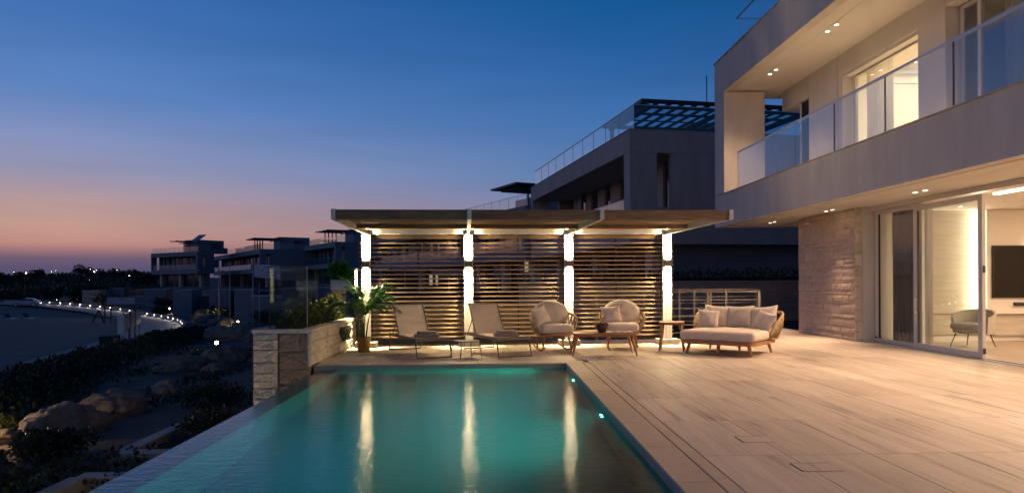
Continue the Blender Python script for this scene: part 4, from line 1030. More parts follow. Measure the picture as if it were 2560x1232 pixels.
# ------------------------------------------------------------------ neighbouring villas along the curving shore
def villa(name, label, loc, heading, L, shell, rail='glass_far', roof='box', group='villas along the shore', seed=0, D=12):
    t = thing(name, label, 'house', loc, R(heading), group); rnd = random.Random(seed)
    def b(n, m, *a, parent=None): return box(n, m, parent or t, *a)
    b('slab', shell, .0, D, 0, L, 3.0, 3.6); b('fascia', shell, -.004, .2, -.004, L + .004, 2.995, 3.95)
    b('roof', shell, 0, D, 0, L, 7.0, 7.9); b('parapet', shell, -.02, D + .01, -.02, L + .02, 7.002, 7.96); b('coping', 'coping', -.05, D, -.05, L + .05, 7.962, 8.0)
    b('end_wall', shell, 0, 1.25, 0, .35, 3.951, 6.995); b('end_wall', shell, 0, 1.25, L - .35, L, 3.951, 6.995)
    b('pier', shell, 0, .9, .352, .75, 3.951, 6.995)
    b('side_wall', shell, 1.95, D, 0, .35, 3.605, 6.998); b('side_wall', shell, 1.95, D, L - .35, L, 3.605, 6.998)
    b('side_wall', shell, 1.26, 1.94, .05, .30, 3.605, 4.62)
    sh = b('shutter', 'shutter', 1.27, 1.34, .352, .9, 4.63, 6.99)
    bt = MB()
    for k in range(22): bt.box(1.262, 1.269, .352, .9, 4.66 + k * .105, 4.71 + k * .105)
    bt.build('louvre', 'shutter', sh)['kind'] = 'stuff'
    if seed == 6:
        for y0, y1 in ((13.4, 14.0), (15.2, 16.2)): b('lit_window', 'lit_room', 2.28, 2.32, y0, y1, .7, 2.2)
    if seed == 2: b('wall_lamp', 'lit_room', 2.2, 2.36, 4.0, 4.5, 2.0, 3.0 - .02)
    if D < 12: b('rear_block', shell, D + .03, 8, 9, L, 0, 7.9)
    # recessed upper facade: wall, windows and sliding louvres
    y = .8; k = 0
    while y < L - .9:
        w = rnd.choice((1.0, 1.6, 2.2, 1.3)); w = min(w, L - .85 - y)
        if k % 2: b('wall', shell, 2.6, 2.9, y, y + w, 3.605, 6.998)
        else:
            wn = b('window', 'frame_far', 2.70, 2.76, y, y + w, 6.70, 6.99)
            b('pane', 'window_dark', 2.72, 2.74, y + .05, y + w - .05, 3.61, 6.695, parent=wn); b('frame', 'frame_far', 2.70, 2.76, y, y + .05, 3.61, 6.695, parent=wn)
            if rnd.random() < .45:
                s = b('shutter', 'shutter', 2.45, 2.50, y + w * .5, y + w * .95, 3.62, 6.98)
        y += w + .004; k += 1
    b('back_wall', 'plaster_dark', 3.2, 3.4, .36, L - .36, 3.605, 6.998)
    # balcony glass
    n = max(2, int((L - 1.6) / 2)); w = (L - 1.6) / n
    for k in range(n): b('balcony_pane', rail, .10, .115, .8 + k * w + .01, .8 + (k + 1) * w - .01, 3.955, 5.0)
    b('balcony_rail', 'rail_metal', .09, .125, .8, L - .8, 5.002, 5.03)
    # ground floor
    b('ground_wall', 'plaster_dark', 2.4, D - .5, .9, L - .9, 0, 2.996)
    n = 4; w = (L - 4) / n
    for k in range(n):
        y = 2 + k * w; wn = b('window', 'frame_far', 2.33, 2.39, y, y + .06, .02, 2.7); b('pane', 'window_dark', 2.35, 2.37, y + .061, y + w - .4, .05, 2.7, parent=wn); b('frame', 'frame_far', 2.33, 2.39, y + w - .4, y + w - .34, .02, 2.7, parent=wn)
    for k in range(3): b('stone_pier', 'limestone', 1.5, 2.2, 1.2 + k * (L - 3.2) / 2, 2.0 + k * (L - 3.2) / 2, 0, 2.995)
    # roof terrace
    n = int(L / 1.9); w = (L - .3) / n
    for k in range(n):
        b('roof_pane', rail, .24, .255, .15 + k * w + .012, .15 + (k + 1) * w - .012, 8.002, 9.08); b('roof_post', 'rail_metal', .235, .26, .15 + k * w - .011, .15 + k * w + .011, 8.002, 9.08)
    b('roof_rail', 'rail_metal', .22, .275, .12, L - .12, 9.082, 9.12)
    sp = 'glass_roof' if roof == 'canopy' else rail
    for k in range(4 if D == 12 else 1): b('roof_pane', sp, .27 + k * 2.4, .27 + (k + 1) * 2.4 - .02, .14, .155, 8.002, 9.08)
    b('roof_rail', 'rail_metal', .28, min(9.9, D - .1), .12, .175, 9.082, 9.12)
    if roof == 'canopy':
        b('roof_canopy', 'dark_metal', 1.2, 10.5, 1.6, 1.75, 9.62, 9.80); b('roof_canopy', 'dark_metal', 1.2, 10.5, 7.0, 7.15, 9.62, 9.80); b('roof_canopy', 'dark_metal', 1.2, 1.35, 1.76, 6.99, 9.62, 9.80)
        for k in range(14): b('canopy_slat', 'dark_metal', 1.36 + k * .66, 1.60 + k * .66, 1.76, 6.99, 9.70, 9.74)
        for k in range(3): b('canopy_rib', 'dark_metal', 1.36, 10.5, 2.6 + k * 1.5, 3.1 + k * 1.3, 9.745, 9.80)
        for x in (1.5, 5.6, 9.8): b('canopy_post', 'dark_metal', x, x + .18, 6.6, 6.78, 7.91, 9.61); b('canopy_beam', 'dark_metal', x, x + .2, 1.8, 6.95, 9.45, 9.63)
        b('stair_house', shell, 6.5, 11, 7.3, 11, 7.91, 10.2)
        MB().tube([(5.4, 3.4, 9.8), (5.4, 3.4, 11.6)], .025, 6).build('antenna', 'dark_metal', t)
    elif roof == 'wing':
        b('roof_canopy', 'dark_metal', -.6, 5.5, .8, 6.4, 10.05, 10.22); b('roof_canopy', 'dark_metal', .2, 5.4, 1.6, 5.6, 9.86, 10.04)
        for x, y in ((2.6, 2.2), (2.6, 4.6)): b('canopy_post', 'dark_metal', x, x + .2, y, y + .2, 7.91, 9.85)
        b('stair_house', shell, 4.5, 10, 6.6, 11, 7.91, 9.8)
    elif roof != 'none':
        sx, ex = (2.2, 9.0) if roof == 'solar' else (5.0, 11.5)
        h = b('stair_house', shell, sx, ex, 4.0, 9.0, 7.91, 10.75); b('opening', 'window_dark', ex - 3.3, ex - .9, 3.985, 3.999, 8.9, 10.1, parent=h); b('cap', 'plaster_dark', sx - .05, ex + .05, 3.95, 9.05, 10.752, 10.86, parent=h)
        for k in range(2 if roof == 'solar' else 4):
            y = 3.4 + 2.3 * k + (2 if roof == 'solar' else 0)
            b('pergola_beam', 'dark_metal', -.6 - (1.4 if roof == 'solar' else 0), sx - .06, y, y + .16, 10.30, 10.52); b('pergola_post', 'dark_metal', 1.2, 1.4, y, y + .16, 7.91, 10.295)
        b('pergola_beam', 'dark_metal', sx - .35, sx - .2, 3.2, 10.8, 10.10, 10.29)
        if roof == 'solar':
            q = Matrix.Translation((4.6, 7.0, 11.6)) @ Matrix.Rotation(R(-38), 4, 'Y')
            MB().box(-1.1, 1.1, -1.6, 1.6, -.04, .04, q).build('solar_panel', 'solar', t); MB().tube([(5.4, 8.4, 10.86), (5.4, 8.4, 12.15)], .04, 6).build('panel_prop', 'dark_metal', t)
            b('roof_block', shell, 9.1, 11.4, 6.2, 8.5, 7.91, 9.3)
    return t
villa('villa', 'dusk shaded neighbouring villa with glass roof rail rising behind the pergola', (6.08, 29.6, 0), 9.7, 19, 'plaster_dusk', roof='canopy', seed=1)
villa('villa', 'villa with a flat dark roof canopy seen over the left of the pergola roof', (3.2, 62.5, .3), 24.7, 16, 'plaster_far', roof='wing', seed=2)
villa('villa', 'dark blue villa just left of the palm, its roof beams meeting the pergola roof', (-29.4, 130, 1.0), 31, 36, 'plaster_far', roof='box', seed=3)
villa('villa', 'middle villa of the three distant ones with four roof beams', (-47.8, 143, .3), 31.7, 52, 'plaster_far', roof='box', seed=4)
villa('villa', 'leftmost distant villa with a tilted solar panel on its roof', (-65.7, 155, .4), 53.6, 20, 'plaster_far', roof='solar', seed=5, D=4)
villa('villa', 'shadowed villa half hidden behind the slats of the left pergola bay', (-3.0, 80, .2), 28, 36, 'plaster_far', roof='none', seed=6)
structure(MB().box(4.3, 40, 24.6, 60, -4, -.02).build('neighbour_terrace', 'plaster_dark'))
hg = MB(); rnd = random.Random(12)
leaf_cloud(hg, [((-6 + k * .8, .9, 1.15 + .1 * rnd.random()), (.75, .5, .62)) for k in range(26)], 9000, .13, rnd)
h_ = thing('hedge', 'long dark clipped hedge behind the boundary wall', 'hedge', (9.5, 25.2, 0)); hg.build('foliage', 'dark_leaf', h_)
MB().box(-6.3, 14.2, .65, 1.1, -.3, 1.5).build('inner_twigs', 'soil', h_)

# ------------------------------------------------------------------ garden walls below the villas
GW = [((-72.8, 123.8), 2.6, 3.3, 0, 8, 'first low garden wall block at the far left end of the villa gardens'), ((-74.6, 132), 4.4, 3.6, .95, 8, 'wide garden wall block topped with a glass rail near the beach kiosk'),
      ((-65.3, 123), 4.2, 2.2, 0, 6, 'low garden wall between the two glass topped wall blocks'), ((-61.8, 123.5), 4.0, 3.5, 1.0, 10, 'garden wall block with a long glass rail under the leftmost villa'),
      ((-45.2, 98.5), 2.4, 3.6, 0, 9, 'tall garden wall block behind the lamp in the rocks'), ((-45.4, 105), 3.8, 2.6, 0, 6, 'low recessed garden wall right of the tall block'),
      ((-41.0, 100.6), 2.8, 3.6, 0, 9, 'garden wall block behind the leftmost flagpole'), ((-34.0, 91.4), 2.3, 3.7, 0, 9, 'garden wall block between the flagpoles'),
      ((-29.9, 86), 4.0, 2.9, 0, 7, 'low pale garden wall behind the flag'), ((-24.0, 79), 3.2, 3.9, 0, 9, 'garden wall block seen through the glass screen'), ((-18.6, 74), 4.4, 4.0, 0, 9, 'rightmost garden wall block beside the stone pillar')]
for (x, y), w, h, gl, dp, lab in GW:
    t = thing('garden_wall', lab, 'wall', (x, y, -3.3), R(14), 'garden walls of the villas')
    MB().box(0, w, 0, dp, -.5, h).build('wall_body', 'plaster_far', t)
    MB().box(-.06, w + .06, -.06, dp, h + .002, h + .10).build('coping', 'coping', t)
    if gl:
        for k in range(int(w // 1.2)): MB().box(.05 + k * 1.25, 1.25 + k * 1.25, .1, .12, h + .101, h + gl).build('glass_pane', 'glass_far', t)
structure(MB().prism([(-75, 136), (-62, 128), (-44, 110), (-28, 95), (-12, 84), (10, 92), (20, 175), (-90, 190)], -4.5, .05).build('villa_plots', 'earth'))
for k, (x, y, s) in enumerate(((-56, 119, 1.6), (-40, 97, 1.4), (-36, 92, 1.6), (-27.5, 84, 1.5), (-22, 77, 1.4), (-68, 122, 2.2), (-49, 103, 1.3))):
    shrub('dark round bush by the garden walls, ' + ('below the wide glass topped block', 'left of the boulder by the garden lamp', 'below the leftmost flagpole block', 'between the flagpole blocks', 'below the pale wall behind the flag', 'at the far left end', 'below the tall block')[k], (x, y, ground_z(x, y) + .1), (s * 1.3, s, 0), s, 700, .30, 'dark_leaf', 80 + k, 'bushes at the foot of the garden walls', 'bush', 'bush')
shrub('broad black bush behind the lit kerb of the promenade', (-76, 131, ground_z(-76, 131)), (5.2, 2.5, 0), 3.6, 2600, .45, 'dark_leaf', 95, None, 'bush', 'bush')

# ------------------------------------------------------------------ promenade with its lit kerb
KB = [(-96, 137.5), (-92.4, 136), (-88.8, 133.7), (-85.5, 131.5), (-82.0, 129.4), (-79.0, 127.7), (-76.0, 125.7), (-73.0, 123.6), (-70.0, 121.4), (-66.9, 118.9), (-63.9, 116.6), (-60.8, 113.9), (-57.8, 111), (-54.8, 107.9), (-51.9, 104.6), (-49.2, 101.3), (-46.6, 98.0), (-44.1, 94.6), (-41.8, 91.1), (-39.6, 87.5), (-37.6, 83.9), (-35.8, 80.3), (-34.2, 76.7), (-32.7, 73.0), (-31.3, 69.2), (-30.0, 65.4), (-28.9, 61.5), (-27.7, 57.4), (-26.6, 53.2), (-25.5, 49.0), (-24.6, 45.0)]
def nrm(k):
    a = Vector(KB[max(0, k - 1)]); b = Vector(KB[min(len(KB) - 1, k + 1)]); d = (b - a).normalized(); return Vector((d.y, -d.x)), d
def kz(k): return -3.62 + 1.25 * smooth(100, 136, KB[k][1])
km = MB()
def kerb_pt(k, off, dz): n_, d_ = nrm(k); return (KB[k][0] - n_.x * off, KB[k][1] - n_.y * off, kz(k) + dz)
i0 = len(km.v)
prof = ((0, -.3), (0, .50), (-.35, .50), (-.35, -.3))
for k in range(len(KB)):
    for off, dz in prof: km.v.append(kerb_pt(k, -off, dz))
for k in range(len(KB) - 1):
    for j in range(3): km.f.append((k * 4 + j, k * 4 + j + 1, (k + 1) * 4 + j + 1, (k + 1) * 4 + j))
kb = thing('kerb_wall', 'low curved kerb wall along the promenade carrying small path lights', 'kerb wall', (-55, 108, -3.4)); hmb(km, 'wall_body', 'kerb', kb)
pm = MB()
for k in range(len(KB)):
    n_, d_ = nrm(k)
    for off in (.0, 1.7, 3.4, 5.2):
        x, y = KB[k][0] + n_.x * off, KB[k][1] + n_.y * off
        pm.v.append((x, y, max(kz(k), ground_z(x, y)) + .03))
for k in range(len(KB) - 1):
    for j in range(3): pm.f.append((k * 4 + j, k * 4 + j + 1, (k + 1) * 4 + j + 1, (k + 1) * 4 + j))
structure(pm.build('promenade_path', 'paving'))
ORD = 'first second third fourth fifth sixth seventh eighth ninth tenth eleventh twelfth thirteenth fourteenth fifteenth sixteenth seventeenth eighteenth nineteenth twentieth twenty-first twenty-second twenty-third twenty-fourth twenty-fifth twenty-sixth twenty-seventh twenty-eighth twenty-ninth thirtieth'.split()
kl_body = MB().box(-.09, .09, -.02, .0, -.07, .07).mesh('light_body', 'dark_metal'); kl_lens = MB().box(-.075, .075, -.035, -.021, -.075, .075).mesh('lens', 'lamp_path')
for k in range(2, len(KB) - 1):
    n_, d_ = nrm(k); rz = math.atan2(n_.y, n_.x) + math.pi / 2
    o = link('path_light', kl_body, None, (KB[k][0] + n_.x * .005, KB[k][1] + n_.y * .005, kz(k) + .32), rz)
    tag(o, ORD[k - 2] + ' small path light from the left end of the promenade kerb', 'path light', 'path lights along the promenade kerb'); link('lens', kl_lens, o)
    spot('path_lamp', (KB[k][0] + n_.x * .12, KB[k][1] + n_.y * .12, kz(k) + .34), (n_.x + d_.x * .9, n_.y + d_.y * .9, -.42), 95, COOLW, 84, .6, None, .05)

# garden spike lamps among the boulders
def spike_lamp(label, x, y, w, h=.75):
    z = ground_z(x, y); t = thing('garden_lamp', label, 'garden lamp', (x, y, z), 0, 'lit garden lamps among the boulders')
    MB().tube([(0, 0, -.05), (0, 0, h)], .025, 8).build('stake', 'dark_metal', t); r = .11 if y > 30 else .06
    MB().lathe([(0, h), (r * .9, h + r * .3), (r, h + r), (r * .75, h + r * 1.8), (0, h + 2 * r)], 12).build('bulb', 'lamp_bulb', t, True)
    point('garden_glow', (x, y, z + h + r), w, (1, .66, .32), None, r * 1.15)
for a in ((-18.4, 46.3, 110, 'brightest garden lamp at the foot of the tall flagpole'), (-27.0, 73.6, 160, 'garden lamp on the pale boulder between the flagpoles'), (-36.6, 90.6, 160, 'garden lamp beside the tall garden wall block'), (-50.6, 108.9, 160, 'garden lamp right of the beach kiosk'), (-68.2, 123.6, 120, 'garden lamp left of the beach kiosk by the kerb'), (-14.9, 19.5, 800, 'garden lamp at the edge of the boulders nearest the pool'), (-4.7, 9.7, 280, 'added hidden fill lamp below the pool edge warming the planter pier')):  # last entry is an unseen fill added to warm the planter stones
    spike_lamp(a[3], a[0], a[1], a[2])

# ------------------------------------------------------------------ boulders and planting on the slope
def boulder(label, x, y, r, seed, sink=.25):
    bm = bmesh.new(); bmesh.ops.create_icosphere(bm, subdivisions=5 if r[0] > 1 else 4, radius=1); rnd = random.Random(seed); o = Vector((seed * 3.7, seed * 1.3, seed))
    for v in bm.verts:
        p = v.co.copy(); k = 1 + .30 * noise.noise(p * 1.1 + o) + .16 * noise.noise(p * 2.7 + o) + .08 * (.5 - abs(noise.noise(p * 5 + o))) + .045 * noise.noise(p * 11 + o)
        c = noise.cell(p * 1.7 + o) * .10; v.co = Vector((p.x * r[0], p.y * r[1], p.z * r[2])) * (k + c)
    me = bpy.data.meshes.new('boulder'); bm.to_mesh(me); bm.free(); me.materials.append(M['rock']); me.polygons.foreach_set('use_smooth', [True] * len(me.polygons))
    ob = link('boulder', me, None, (x, y, ground_z(x, y) + r[2] * (.6 - sink)), rnd.uniform(0, 3)); tag(ob, label, 'boulder', 'boulders on the garden slope')
for k, (x, y, r, lab) in enumerate(((-12.9, 23.5, (1.15, .85, .62), 'large rounded boulder, upper one of the pair left of the pool edge'), (-12.6, 20.6, (1.08, .8, .68), 'large sloping boulder, lower one of the pair left of the pool edge'),
        (-14.6, 20.6, (.7, .5, .26), 'flat pale rock beside the lit bush at the left edge'), (-14.0, 29.7, (.66, .5, .38), 'single rounded boulder in the middle of the dark slope'), (-15.4, 30.3, (.6, .45, .28), 'smaller rock touching the rounded boulder on the slope'),
        (-16.6, 37.6, (1.4, .9, .5), 'long low boulder below the brightest garden lamp'), (-15.2, 39.5, (1.3, 1.0, .8), 'broad boulder beside the stone planter pier'), (-14.4, 36.2, (.7, .6, .35), 'small stone below the broad boulder by the pier'),
        (-39.0, 94, (2.2, 1.4, 1.1), 'dark boulder in front of the tall garden wall block'), (-28.4, 75.2, (1.9, 1.2, .8), 'lamp lit boulder between the flagpoles'), (-21.6, 59.5, (1.6, 1.1, .9), 'boulder left of the flag pole base'), (-24.6, 70.0, (1.5, 1.1, .9), 'boulder in warm light behind the flag pole'),
        (-23.6, 61, (1.7, 1.1, .9), 'dark boulder below the lamp lit one'), (-36.4, 89, (1.6, 1.1, .7), 'orange lit rock beside the garden lamp'), (-19.6, 58, (1.4, 1, .8), 'boulder right of the flag pole base'), (-32.5, 84, (1.8, 1.1, .7), 'low dark boulder behind the bend of the kerb'))):
    boulder(lab, x, y, r, 3 + k)
def cover(name, m, n, size, fn, seed, kind='stuff'):
    rnd = random.Random(seed); mb = MB()
    for _ in range(n):
        x, y, hh, s = fn(rnd)
        if x is None: continue
        p = Vector((x, y, ground_z(x, y) + rnd.uniform(0, hh)))
        d = Vector((rnd.uniform(-1, 1), rnd.uniform(-1, 1), rnd.uniform(.2, 1.4))).normalized(); w = d.cross(Vector((rnd.uniform(-1, 1), rnd.uniform(-1, 1), .2))).normalized() * s * .3
        mb.face(p, p + d * s * .5 + w, p + d * s, p + d * s * .5 - w)
    o = mb.build(name, m); structure(o, None, kind); return o
def band(r):                                     # dense hedge along the beach
    t = r.random(); y = 22 + 46 * t; xc = -19.0 - 6.5 * smooth(22, 48, y) - 3.2 * smooth(45, 68, y); w = 2.3
    x = xc + r.gauss(0, w * .55); k = max(.15, 1 - abs(x - xc) / (w * 1.7)); return x, y, (1.0 + .5 * noise.noise(Vector((x * .5, y * .4, 1)))) * k, r.uniform(.13, .30)
o = cover('hedge', 'dark_leaf', 26000, .2, band, 50); del o['kind']
tag(o, 'long dark belt of low bushes between the beach and the rocky garden', 'hedge')
def patch(r):
    y = 14 + 46 * r.random() ** 1.3; x = r.uniform(-22, -3.6) * 1.0
    v = noise.noise(Vector((x * .33, y * .22, 5))) + .25 * smooth(-9, -5, x)
    if v < .10: return None, 0, 0, 0
    return x, y, .12 + .55 * max(0, v), r.uniform(.08, .22)
cover('ground_cover', 'cover_leaf', 34000, .15, patch, 51)
shrub('small yellow green bush lit by the garden lamp at the left edge', (-15.1, 21.3, ground_z(-15.1, 21.3)), (.55, .5, 0), .7, 1200, .10, 'shrub_leaf', 61, None, 'bush', 'bush')
shrub('low bush glowing below the brightest garden lamp', (-17.6, 45.0, ground_z(-17.6, 45)), (2.2, .9, 0), .55, 1800, .16, 'shrub_leaf', 62, None, 'bush', 'bush')
for k, (x, y, rx, h, lab) in enumerate(((-11.9, 18.3, .6, .5, 'dark bush in front of the lower large boulder'), (-11.0, 17.6, 1.0, .7, 'dark bush between the boulder and the low retaining walls'), (-9.6, 13.2, 1.3, .7, 'dark bush in the bottom left corner of the slope'), (-7.0, 18.4, 1.5, .8, 'dark bush inside the upper retaining wall bed'), (-6.2, 25, 2.2, 1.0, 'broad dark bush below the stone planter'), (-9.6, 24, 1.8, .8, 'dark bush right of the upper large boulder'))):
    shrub(lab, (x, y, ground_z(x, y)), (rx, rx * .7, 0), h, 1600, .13, 'dark_leaf', 70 + k, 'dark bushes on the slope', 'bush', 'bush')
rw = thing('retaining_wall', 'upper pale low retaining wall beside the pool edge', 'wall', (-8.6, 16, -3), 0, 'low retaining walls below the pool')
MB().box(0, 5.6, 0, .28, -.6, .46).build('wall_body', 'concrete', rw); MB().box(-.03, 5.6, -.03, .31, .462, .50).build('coping', 'coping', rw)
MB().box(-.12, .14, .32, 4.4, -.6, .46).build('wall_body', 'concrete', rw); MB().box(-.15, .17, .315, 4.42, .462, .50).build('coping', 'coping', rw)
rw = thing('retaining_wall', 'lower pale low retaining wall in the bottom left corner', 'wall', (-8.45, 14.2, -3), 0, 'low retaining walls below the pool')
MB().box(0, 5.5, 0, .28, -.6, .42).build('wall_body', 'concrete', rw); MB().box(-.03, 5.5, -.03, .31, .422, .46).build('coping', 'coping', rw)
MB().box(-.12, .14, -3.0, -.04, -.6, .42).build('wall_body', 'concrete', rw); MB().box(-.15, .17, -3.0, -.035, .422, .46).build('coping', 'coping', rw)

# ------------------------------------------------------------------ flagpoles, flag and beach furniture
for x, y, top, lab in ((-21.4, 54.4, 3.0, 'tall flagpole rising from the brightest garden lamp'), (-27.4, 72.5, 3.4, 'second flagpole from the left, without a flag'), (-21.0, 60.9, 3.4, 'flagpole flying the pale flag'), (-22.0, 65.5, 1.2, 'short pole right of the flag')):
    z = ground_z(x, y); t = thing('flagpole', lab, 'flagpole', (x, y, z), 0, 'flagpoles beside the promenade')
    MB().tube([(0, 0, -.1), (0, 0, top - z)], [.06, .04], 8).build('pole', 'pole', t, True); MB().lathe([(0, 0), (.06, .03), (.06, .08), (0, .11)], 8, (0, 0, top - z)).build('finial', 'pole', t, True)
fl = thing('flag', 'pale flag with a dark arc emblem hanging from the flagpole', 'flag', (-20.93, 60.9, 3.0))
def fcloth(a, b, off=0): return (a * 2.25, .16 * math.sin(a * 7 + b * 2) * a - off + .05, -.12 * a - b * 1.15 - .28 * a * (b) * (.2))
MB().grid(lambda a, b: fcloth(a, b), 26, 10).build('cloth', 'flag', fl, True).modifiers.new('s', 'SOLIDIFY').thickness = .006
em = MB()
for r0, r1 in ((.40, .46),):
    em.grid(lambda a, b: fcloth(.58 + (r0 + (r1 - r0) * b) * math.cos(R(60 + 120 * a)) / 1.6, .62 - (r0 + (r1 - r0) * b) * math.sin(R(60 + 120 * a)) * 1.1, .012), 20, 1)
em.grid(lambda a, b: fcloth(.45 + .25 * a, .52 + .05 * b, .012), 8, 1)
em.grid(lambda a, b: fcloth(.22 + .55 * a, .76 + .045 * b, .012), 10, 1)
em.build('emblem', 'flag_ink', fl)
sg = thing('notice_board', 'row of white notice boards on posts beside the promenade', 'notice board', (-28.75, 53.9, -3.72), R(110.5))
MB().box(-.05, .15, -.24, .24, 0, 2.65).build('white_pylon', 'white_metal', sg)
for k in range(3):
    x0 = 1.5 + k * 3.6
    MB().box(x0, x0 + 3.0, -.04, .04, 1.35, 2.65).build('board', 'sign', sg)
    for x in (x0 - .12, x0 + 3.02): MB().box(x, x + .1, -.05, .05, 0, 2.75).build('post', 'dark_metal', sg)
ks = thing('beach_kiosk', 'dark beach shelter with a pale sign panel along its top', 'kiosk', (-48, 90.4, -3.72), R(8))
MB().box(-2.0, 2.0, -1.2, 1.2, 2.15, 2.35).build('roof', 'dark_wood', ks)
for x in (-1.8, 1.7): 
    for y in (-1.0, .9): MB().box(x, x + .12, y, y + .12, 0, 2.149).build('post', 'dark_wood', ks)
MB().box(-1.4, 1.9, -1.25, -1.18, 2.4, 3.3).build('sign_panel', 'sign', ks); MB().box(-1.5, 2.0, -1.27, -1.16, 3.302, 3.42).build('sign_cap', 'dark_wood', ks)
MB().box(-1.6, 1.6, -.4, .5, .7, .8).build('counter', 'dark_wood', ks)
MB().tube([(-3.4, -.6, 0), (-2.7, -.3, 1.6)], .10, 6).tube([(-2.0, -.6, 0), (-2.7, -.3, 1.6)], .10, 6).build('prop', 'dark_wood', ks)
tb = thing('litter_bin', 'dark timber litter bin at the edge of the beach', 'bin', (-29.0, 52.8, -3.72), R(20))
MB().box(-.62, .62, -.5, .5, .05, 1.08).build('bin_body', 'dark_wood', tb); MB().box(-.66, .66, -.54, .54, 1.082, 1.14).build('lid', 'dark_wood', tb); MB().box(.3, .6, -.53, -.502, .1, 1.0).build('door', 'wood', tb)
sw = thing('beach_shower', 'slim steel foot shower post standing by the puddle', 'shower', (-25.3, 39.7, -3.72))
MB().tube([(0, 0, 0), (0, 0, .95)], .055, 10).build('post', 'steel', sw); MB().tube([(0, 0, .9), (-.16, -.05, .93)], .03, 8).build('spout', 'steel', sw)
pd_ = MB(); rnd = random.Random(4); ring = []
for k in range(40):
    a = k / 40 * 2 * math.pi; rr = 1 + .25 * noise.noise(Vector((math.cos(a) * 1.6, math.sin(a) * 1.6, 2))); ring.append((math.cos(a) * 1.55 * rr, math.sin(a) * .95 * rr))
pd_.prism(ring, 0, .012)
m, n, l, p = newmat('puddle water'); p.inputs['Base Color'].default_value = (.02, .02, .022, 1); p.inputs['Roughness'].default_value = .04; p.inputs['Specular IOR Level'].default_value = .8; M['puddle'] = m
structure(pd_.build('puddle', 'puddle', None, False, (-24.9, 40.6, -3.69), R(28)))
for k, (x, y, a, lab) in enumerate(((-65.8, 95.8, 70, 'reclined beach lounger, the left one on the dark sand'), (-63.6, 96.3, 74, 'reclined beach lounger, the right one on the dark sand'))):
    t = thing('beach_lounger', lab, 'beach lounger', (x, y, -3.7), R(a), 'beach loungers on the sand')
    MB().box(-.35, .35, -1, .6, .3, .38).build('seat', 'frame_metal', t); q = Matrix.Translation((0, .6, .36)) @ Matrix.Rotation(R(45), 4, 'X'); MB().box(-.35, .35, 0, .8, 0, .06, q).build('back', 'car_dark', t)
    for sx in (-.3, .3):
        for yy in (-.9, .5): MB().box(sx - .03, sx + .03, yy, yy + .06, 0, .299).build('leg', 'frame_metal', t)

# ------------------------------------------------------------------ parked cars
def car(label, x, y, rz, paint, lit=False):
    t = thing('parked_car', label, 'car', (x, y, ground_z(x, y) + .02), rz, 'cars parked beyond the promenade')
    prof = [(-2.1, .35), (-2.12, .62), (-2.0, .86), (-1.15, .98), (-.55, 1.40), (.1, 1.50), (.95, 1.46), (1.75, 1.06), (2.05, .98), (2.10, .55), (2.05, .32)]
    mb = MB(); nY = 7
    def sect(y):
        k = abs(y) / .87
        return [(px_ * (1 - .03 * k * k), y * (1 - .18 * max(0, (pz - .95) / .55)), pz - .02 * k * k) for px_, pz in prof]
    ys = [-.87, -.80, -.45, 0, .45, .80, .87]
    for yv in ys: mb.v += sect(yv)
    n = len(prof)
    for a in range(len(ys) - 1):
        for b in range(n): mb.f.append((a * n + b, a * n + (b + 1) % n, (a + 1) * n + (b + 1) % n, (a + 1) * n + b))
    mb.f.append(tuple(range(n))); mb.f.append(tuple((len(ys) - 1) * n + k for k in reversed(range(n))))
    mb.build('body', paint, t)
    for sg in (-1, 1):
        y = sg * .80
        MB().face((-.95, y, 1.02), (.0, y, 1.02), (.05, sg * .715, 1.40), (-.50, sg * .72, 1.36)).build('side_window', 'window_dark', t).location.y = sg * .055
        MB().face((.06, y, 1.02), (1.35, y, 1.04), (.95, sg * .72, 1.38), (.11, sg * .715, 1.41)).build('side_window', 'window_dark', t).location.y = sg * .055
        for wx in (-1.35, 1.32):
            w_ = MB().lathe([(.20, -.11), (.33, -.10), (.335, .0), (.33, .10), (.20, .11)], 18).build('wheel', 'tyre', t); w_.location = (wx, sg * .80, .335); w_.rotation_euler = (R(90), 0, 0)
            MB().lathe([(0, -.112), (.2, -.112), (.2, .112), (0, .112)], 14).build('rim', 'steel', w_)
        MB().box(-2.14, -2.05, sg * .62 - .14, sg * .62 + .14, .62, .74).build('headlight', 'lamp_far' if lit and sg < 0 else 'paper', t)
        MB().box(2.04, 2.11, sg * .66 - .10, sg * .66 + .10, .72, .9).build('tail_light', 'lamp_red' if lit else 'hose', t)
    ws = MB().face((-1.12, -.66, 1.0), (-1.12, .66, 1.0), (-.57, .58, 1.375), (-.57, -.58, 1.375)).build('windscreen', 'window_dark', t); ws.location = (-.02, 0, .012)
    return t
car('silver hatchback parked at the far left beyond the path lights', -83.3, 125, R(18), 'car_paint'); car('dark car half hidden by the black bush, second from the left', -80.5, 133, R(-10), 'car_dark', True); car('dark car behind the black bush nearest the garden walls', -79.5, 141, R(8), 'car_dark')

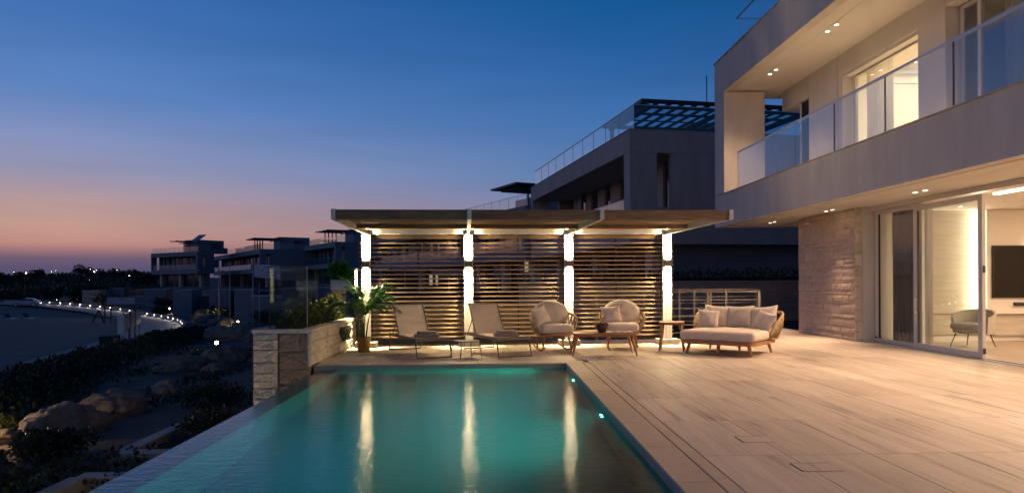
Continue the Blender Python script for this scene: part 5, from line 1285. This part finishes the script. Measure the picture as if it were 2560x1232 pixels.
# ------------------------------------------------------------------ trees and lamps towards the horizon
def tree(label, x, y, h, r, seed, grp='trees on the far scrub'):
    z = ground_z(x, y); t = thing('tree', label, 'tree', (x, y, z), 0, grp); rnd = random.Random(seed); cs = []
    mb = MB(); mb.tube([(0, 0, -.3), (.1, 0, h * .3), (.0, .1, h * .6)], [.05 * h, .035 * h, .02 * h], 7)
    for k in range(7):
        a = rnd.uniform(0, 6.28); c = (math.cos(a) * r * .5 * rnd.random(), math.sin(a) * r * .5 * rnd.random(), h * rnd.uniform(.28, .80)); q = r * rnd.uniform(.4, .65); cs.append((c, (q, q, h * rnd.uniform(.16, .26))))
        mb.tube([(0, 0, h * .35), c], [.02 * h, .008 * h], 5)
    mb.build('trunk', 'bark', t); lm = MB(); leaf_cloud(lm, cs, 700, h * .11, rnd); lm.build('crown', 'dark_leaf', t)
rnd = random.Random(77)
for k, (px_, d, h, r) in enumerate(((-6, 240, 8.5, 4.4), (18, 245, 8.0, 4.2), (40, 250, 6.5, 3.6), (76, 330, 6, 4), (110, 340, 6.5, 4.5), (125, 360, 6, 3.5), (218, 420, 7.5, 4.5), (236, 430, 7, 5), (350, 265, 8.2, 4.2), (366, 262, 9.0, 4.6), (384, 268, 7.2, 4), (300, 400, 6, 4), (325, 390, 5, 4), (270, 380, 6, 4))):
    x = (px_ - 1228) / 1706.67 * d
    tree((('dark round tree cut by the left edge of the picture', 'tallest dark round tree of the left edge clump', 'lower dark tree on the right flank of the left edge clump', 'small skyline tree between the left clump and the very bright lamp', 'small skyline tree just right of the very bright street lamp', 'narrow skyline tree right of the very bright street lamp', 'small skyline tree left of the bright tall street lamp', 'wide skyline tree behind the bright tall street lamp', 'left tree of the clump beside the leftmost villa', 'tallest tree of the clump beside the leftmost villa', 'right tree touching the leftmost villa', 'low skyline tree left of the white lamp', 'low skyline tree right of the white lamp', 'low skyline tree right of the bright tall lamp')[k]), x, d, h, r, 100 + k, 'trees at the far left' if k < 3 else 'trees left of the villas' if k in (8, 9, 10) else 'small trees on the skyline')
scrub = MB(); rnd = random.Random(8)
cs = []
for k in range(420):
    d = rnd.uniform(165, 330) if k < 240 else rnd.uniform(330, 520); px_ = rnd.uniform(-60, 420); x = (px_ - 1228) / 1706.67 * d; cs.append(((x, d, ground_z(x, d) + .6), (rnd.uniform(2, 6), rnd.uniform(2, 5), rnd.uniform(.8, 2.2))))
leaf_cloud(scrub, cs, 30000, 1.2, rnd); structure(scrub.build('scrub', 'dark_leaf'), None, 'stuff')
def street_lamp(label, px_, py, d, bright):
    x = (px_ - 1228) / 1706.67 * d; z = ground_z(x, d); top = 1.4 + (708.5 - py - px_ * .0052 * 0) * d / 1706.67
    top = max(top, z + 3); t = thing('street_lamp', label, 'street lamp', (x, d, z), 0, 'street lamps along the horizon'); h = top - z
    MB().tube([(0, 0, -.3), (0, 0, h), (d * .0012, 0, h + .1)], [.10, .07, .05], 6).build('pole', 'dark_metal', t)
    r = d * .00030 * bright; MB().lathe([(0, -r), (r * .8, -r * .6), (r, 0), (r * .8, r * .6), (0, r)], 10, (0, 0, h)).build('bulb', 'lamp_far', t, True)
for px_, py, d, br, lab in ((90, 683, 300, 2.0, 'very bright street lamp on the left of the horizon'), (111, 679, 420, .9, 'small lamp just right of the very bright street lamp'), (61, 680, 420, .7, 'faint lamp left of the very bright street lamp'), (151, 680, 450, .6, 'faint lamp left of centre on the skyline'), (162, 677, 480, .7, 'faint higher lamp on the middle of the skyline'),
        (245, 674, 400, 1.0, 'small lamp above the tallest street lamp'), (254, 681, 260, 1.9, 'bright street lamp on a tall pole in front of the skyline'), (259, 677, 380, .9, 'small lamp touching the bright tall street lamp'), (309, 677, 420, 1.0, 'white lamp near the trees left of the villas'), (308, 672, 460, .6, 'faint lamp above the white lamp'), (339, 691, 210, 1.3, 'greenish lamp above the garden walls'), (243, 701, 190, 1.0, 'dim lamp low over the garden walls')):
    street_lamp(lab, px_, py, d, br)
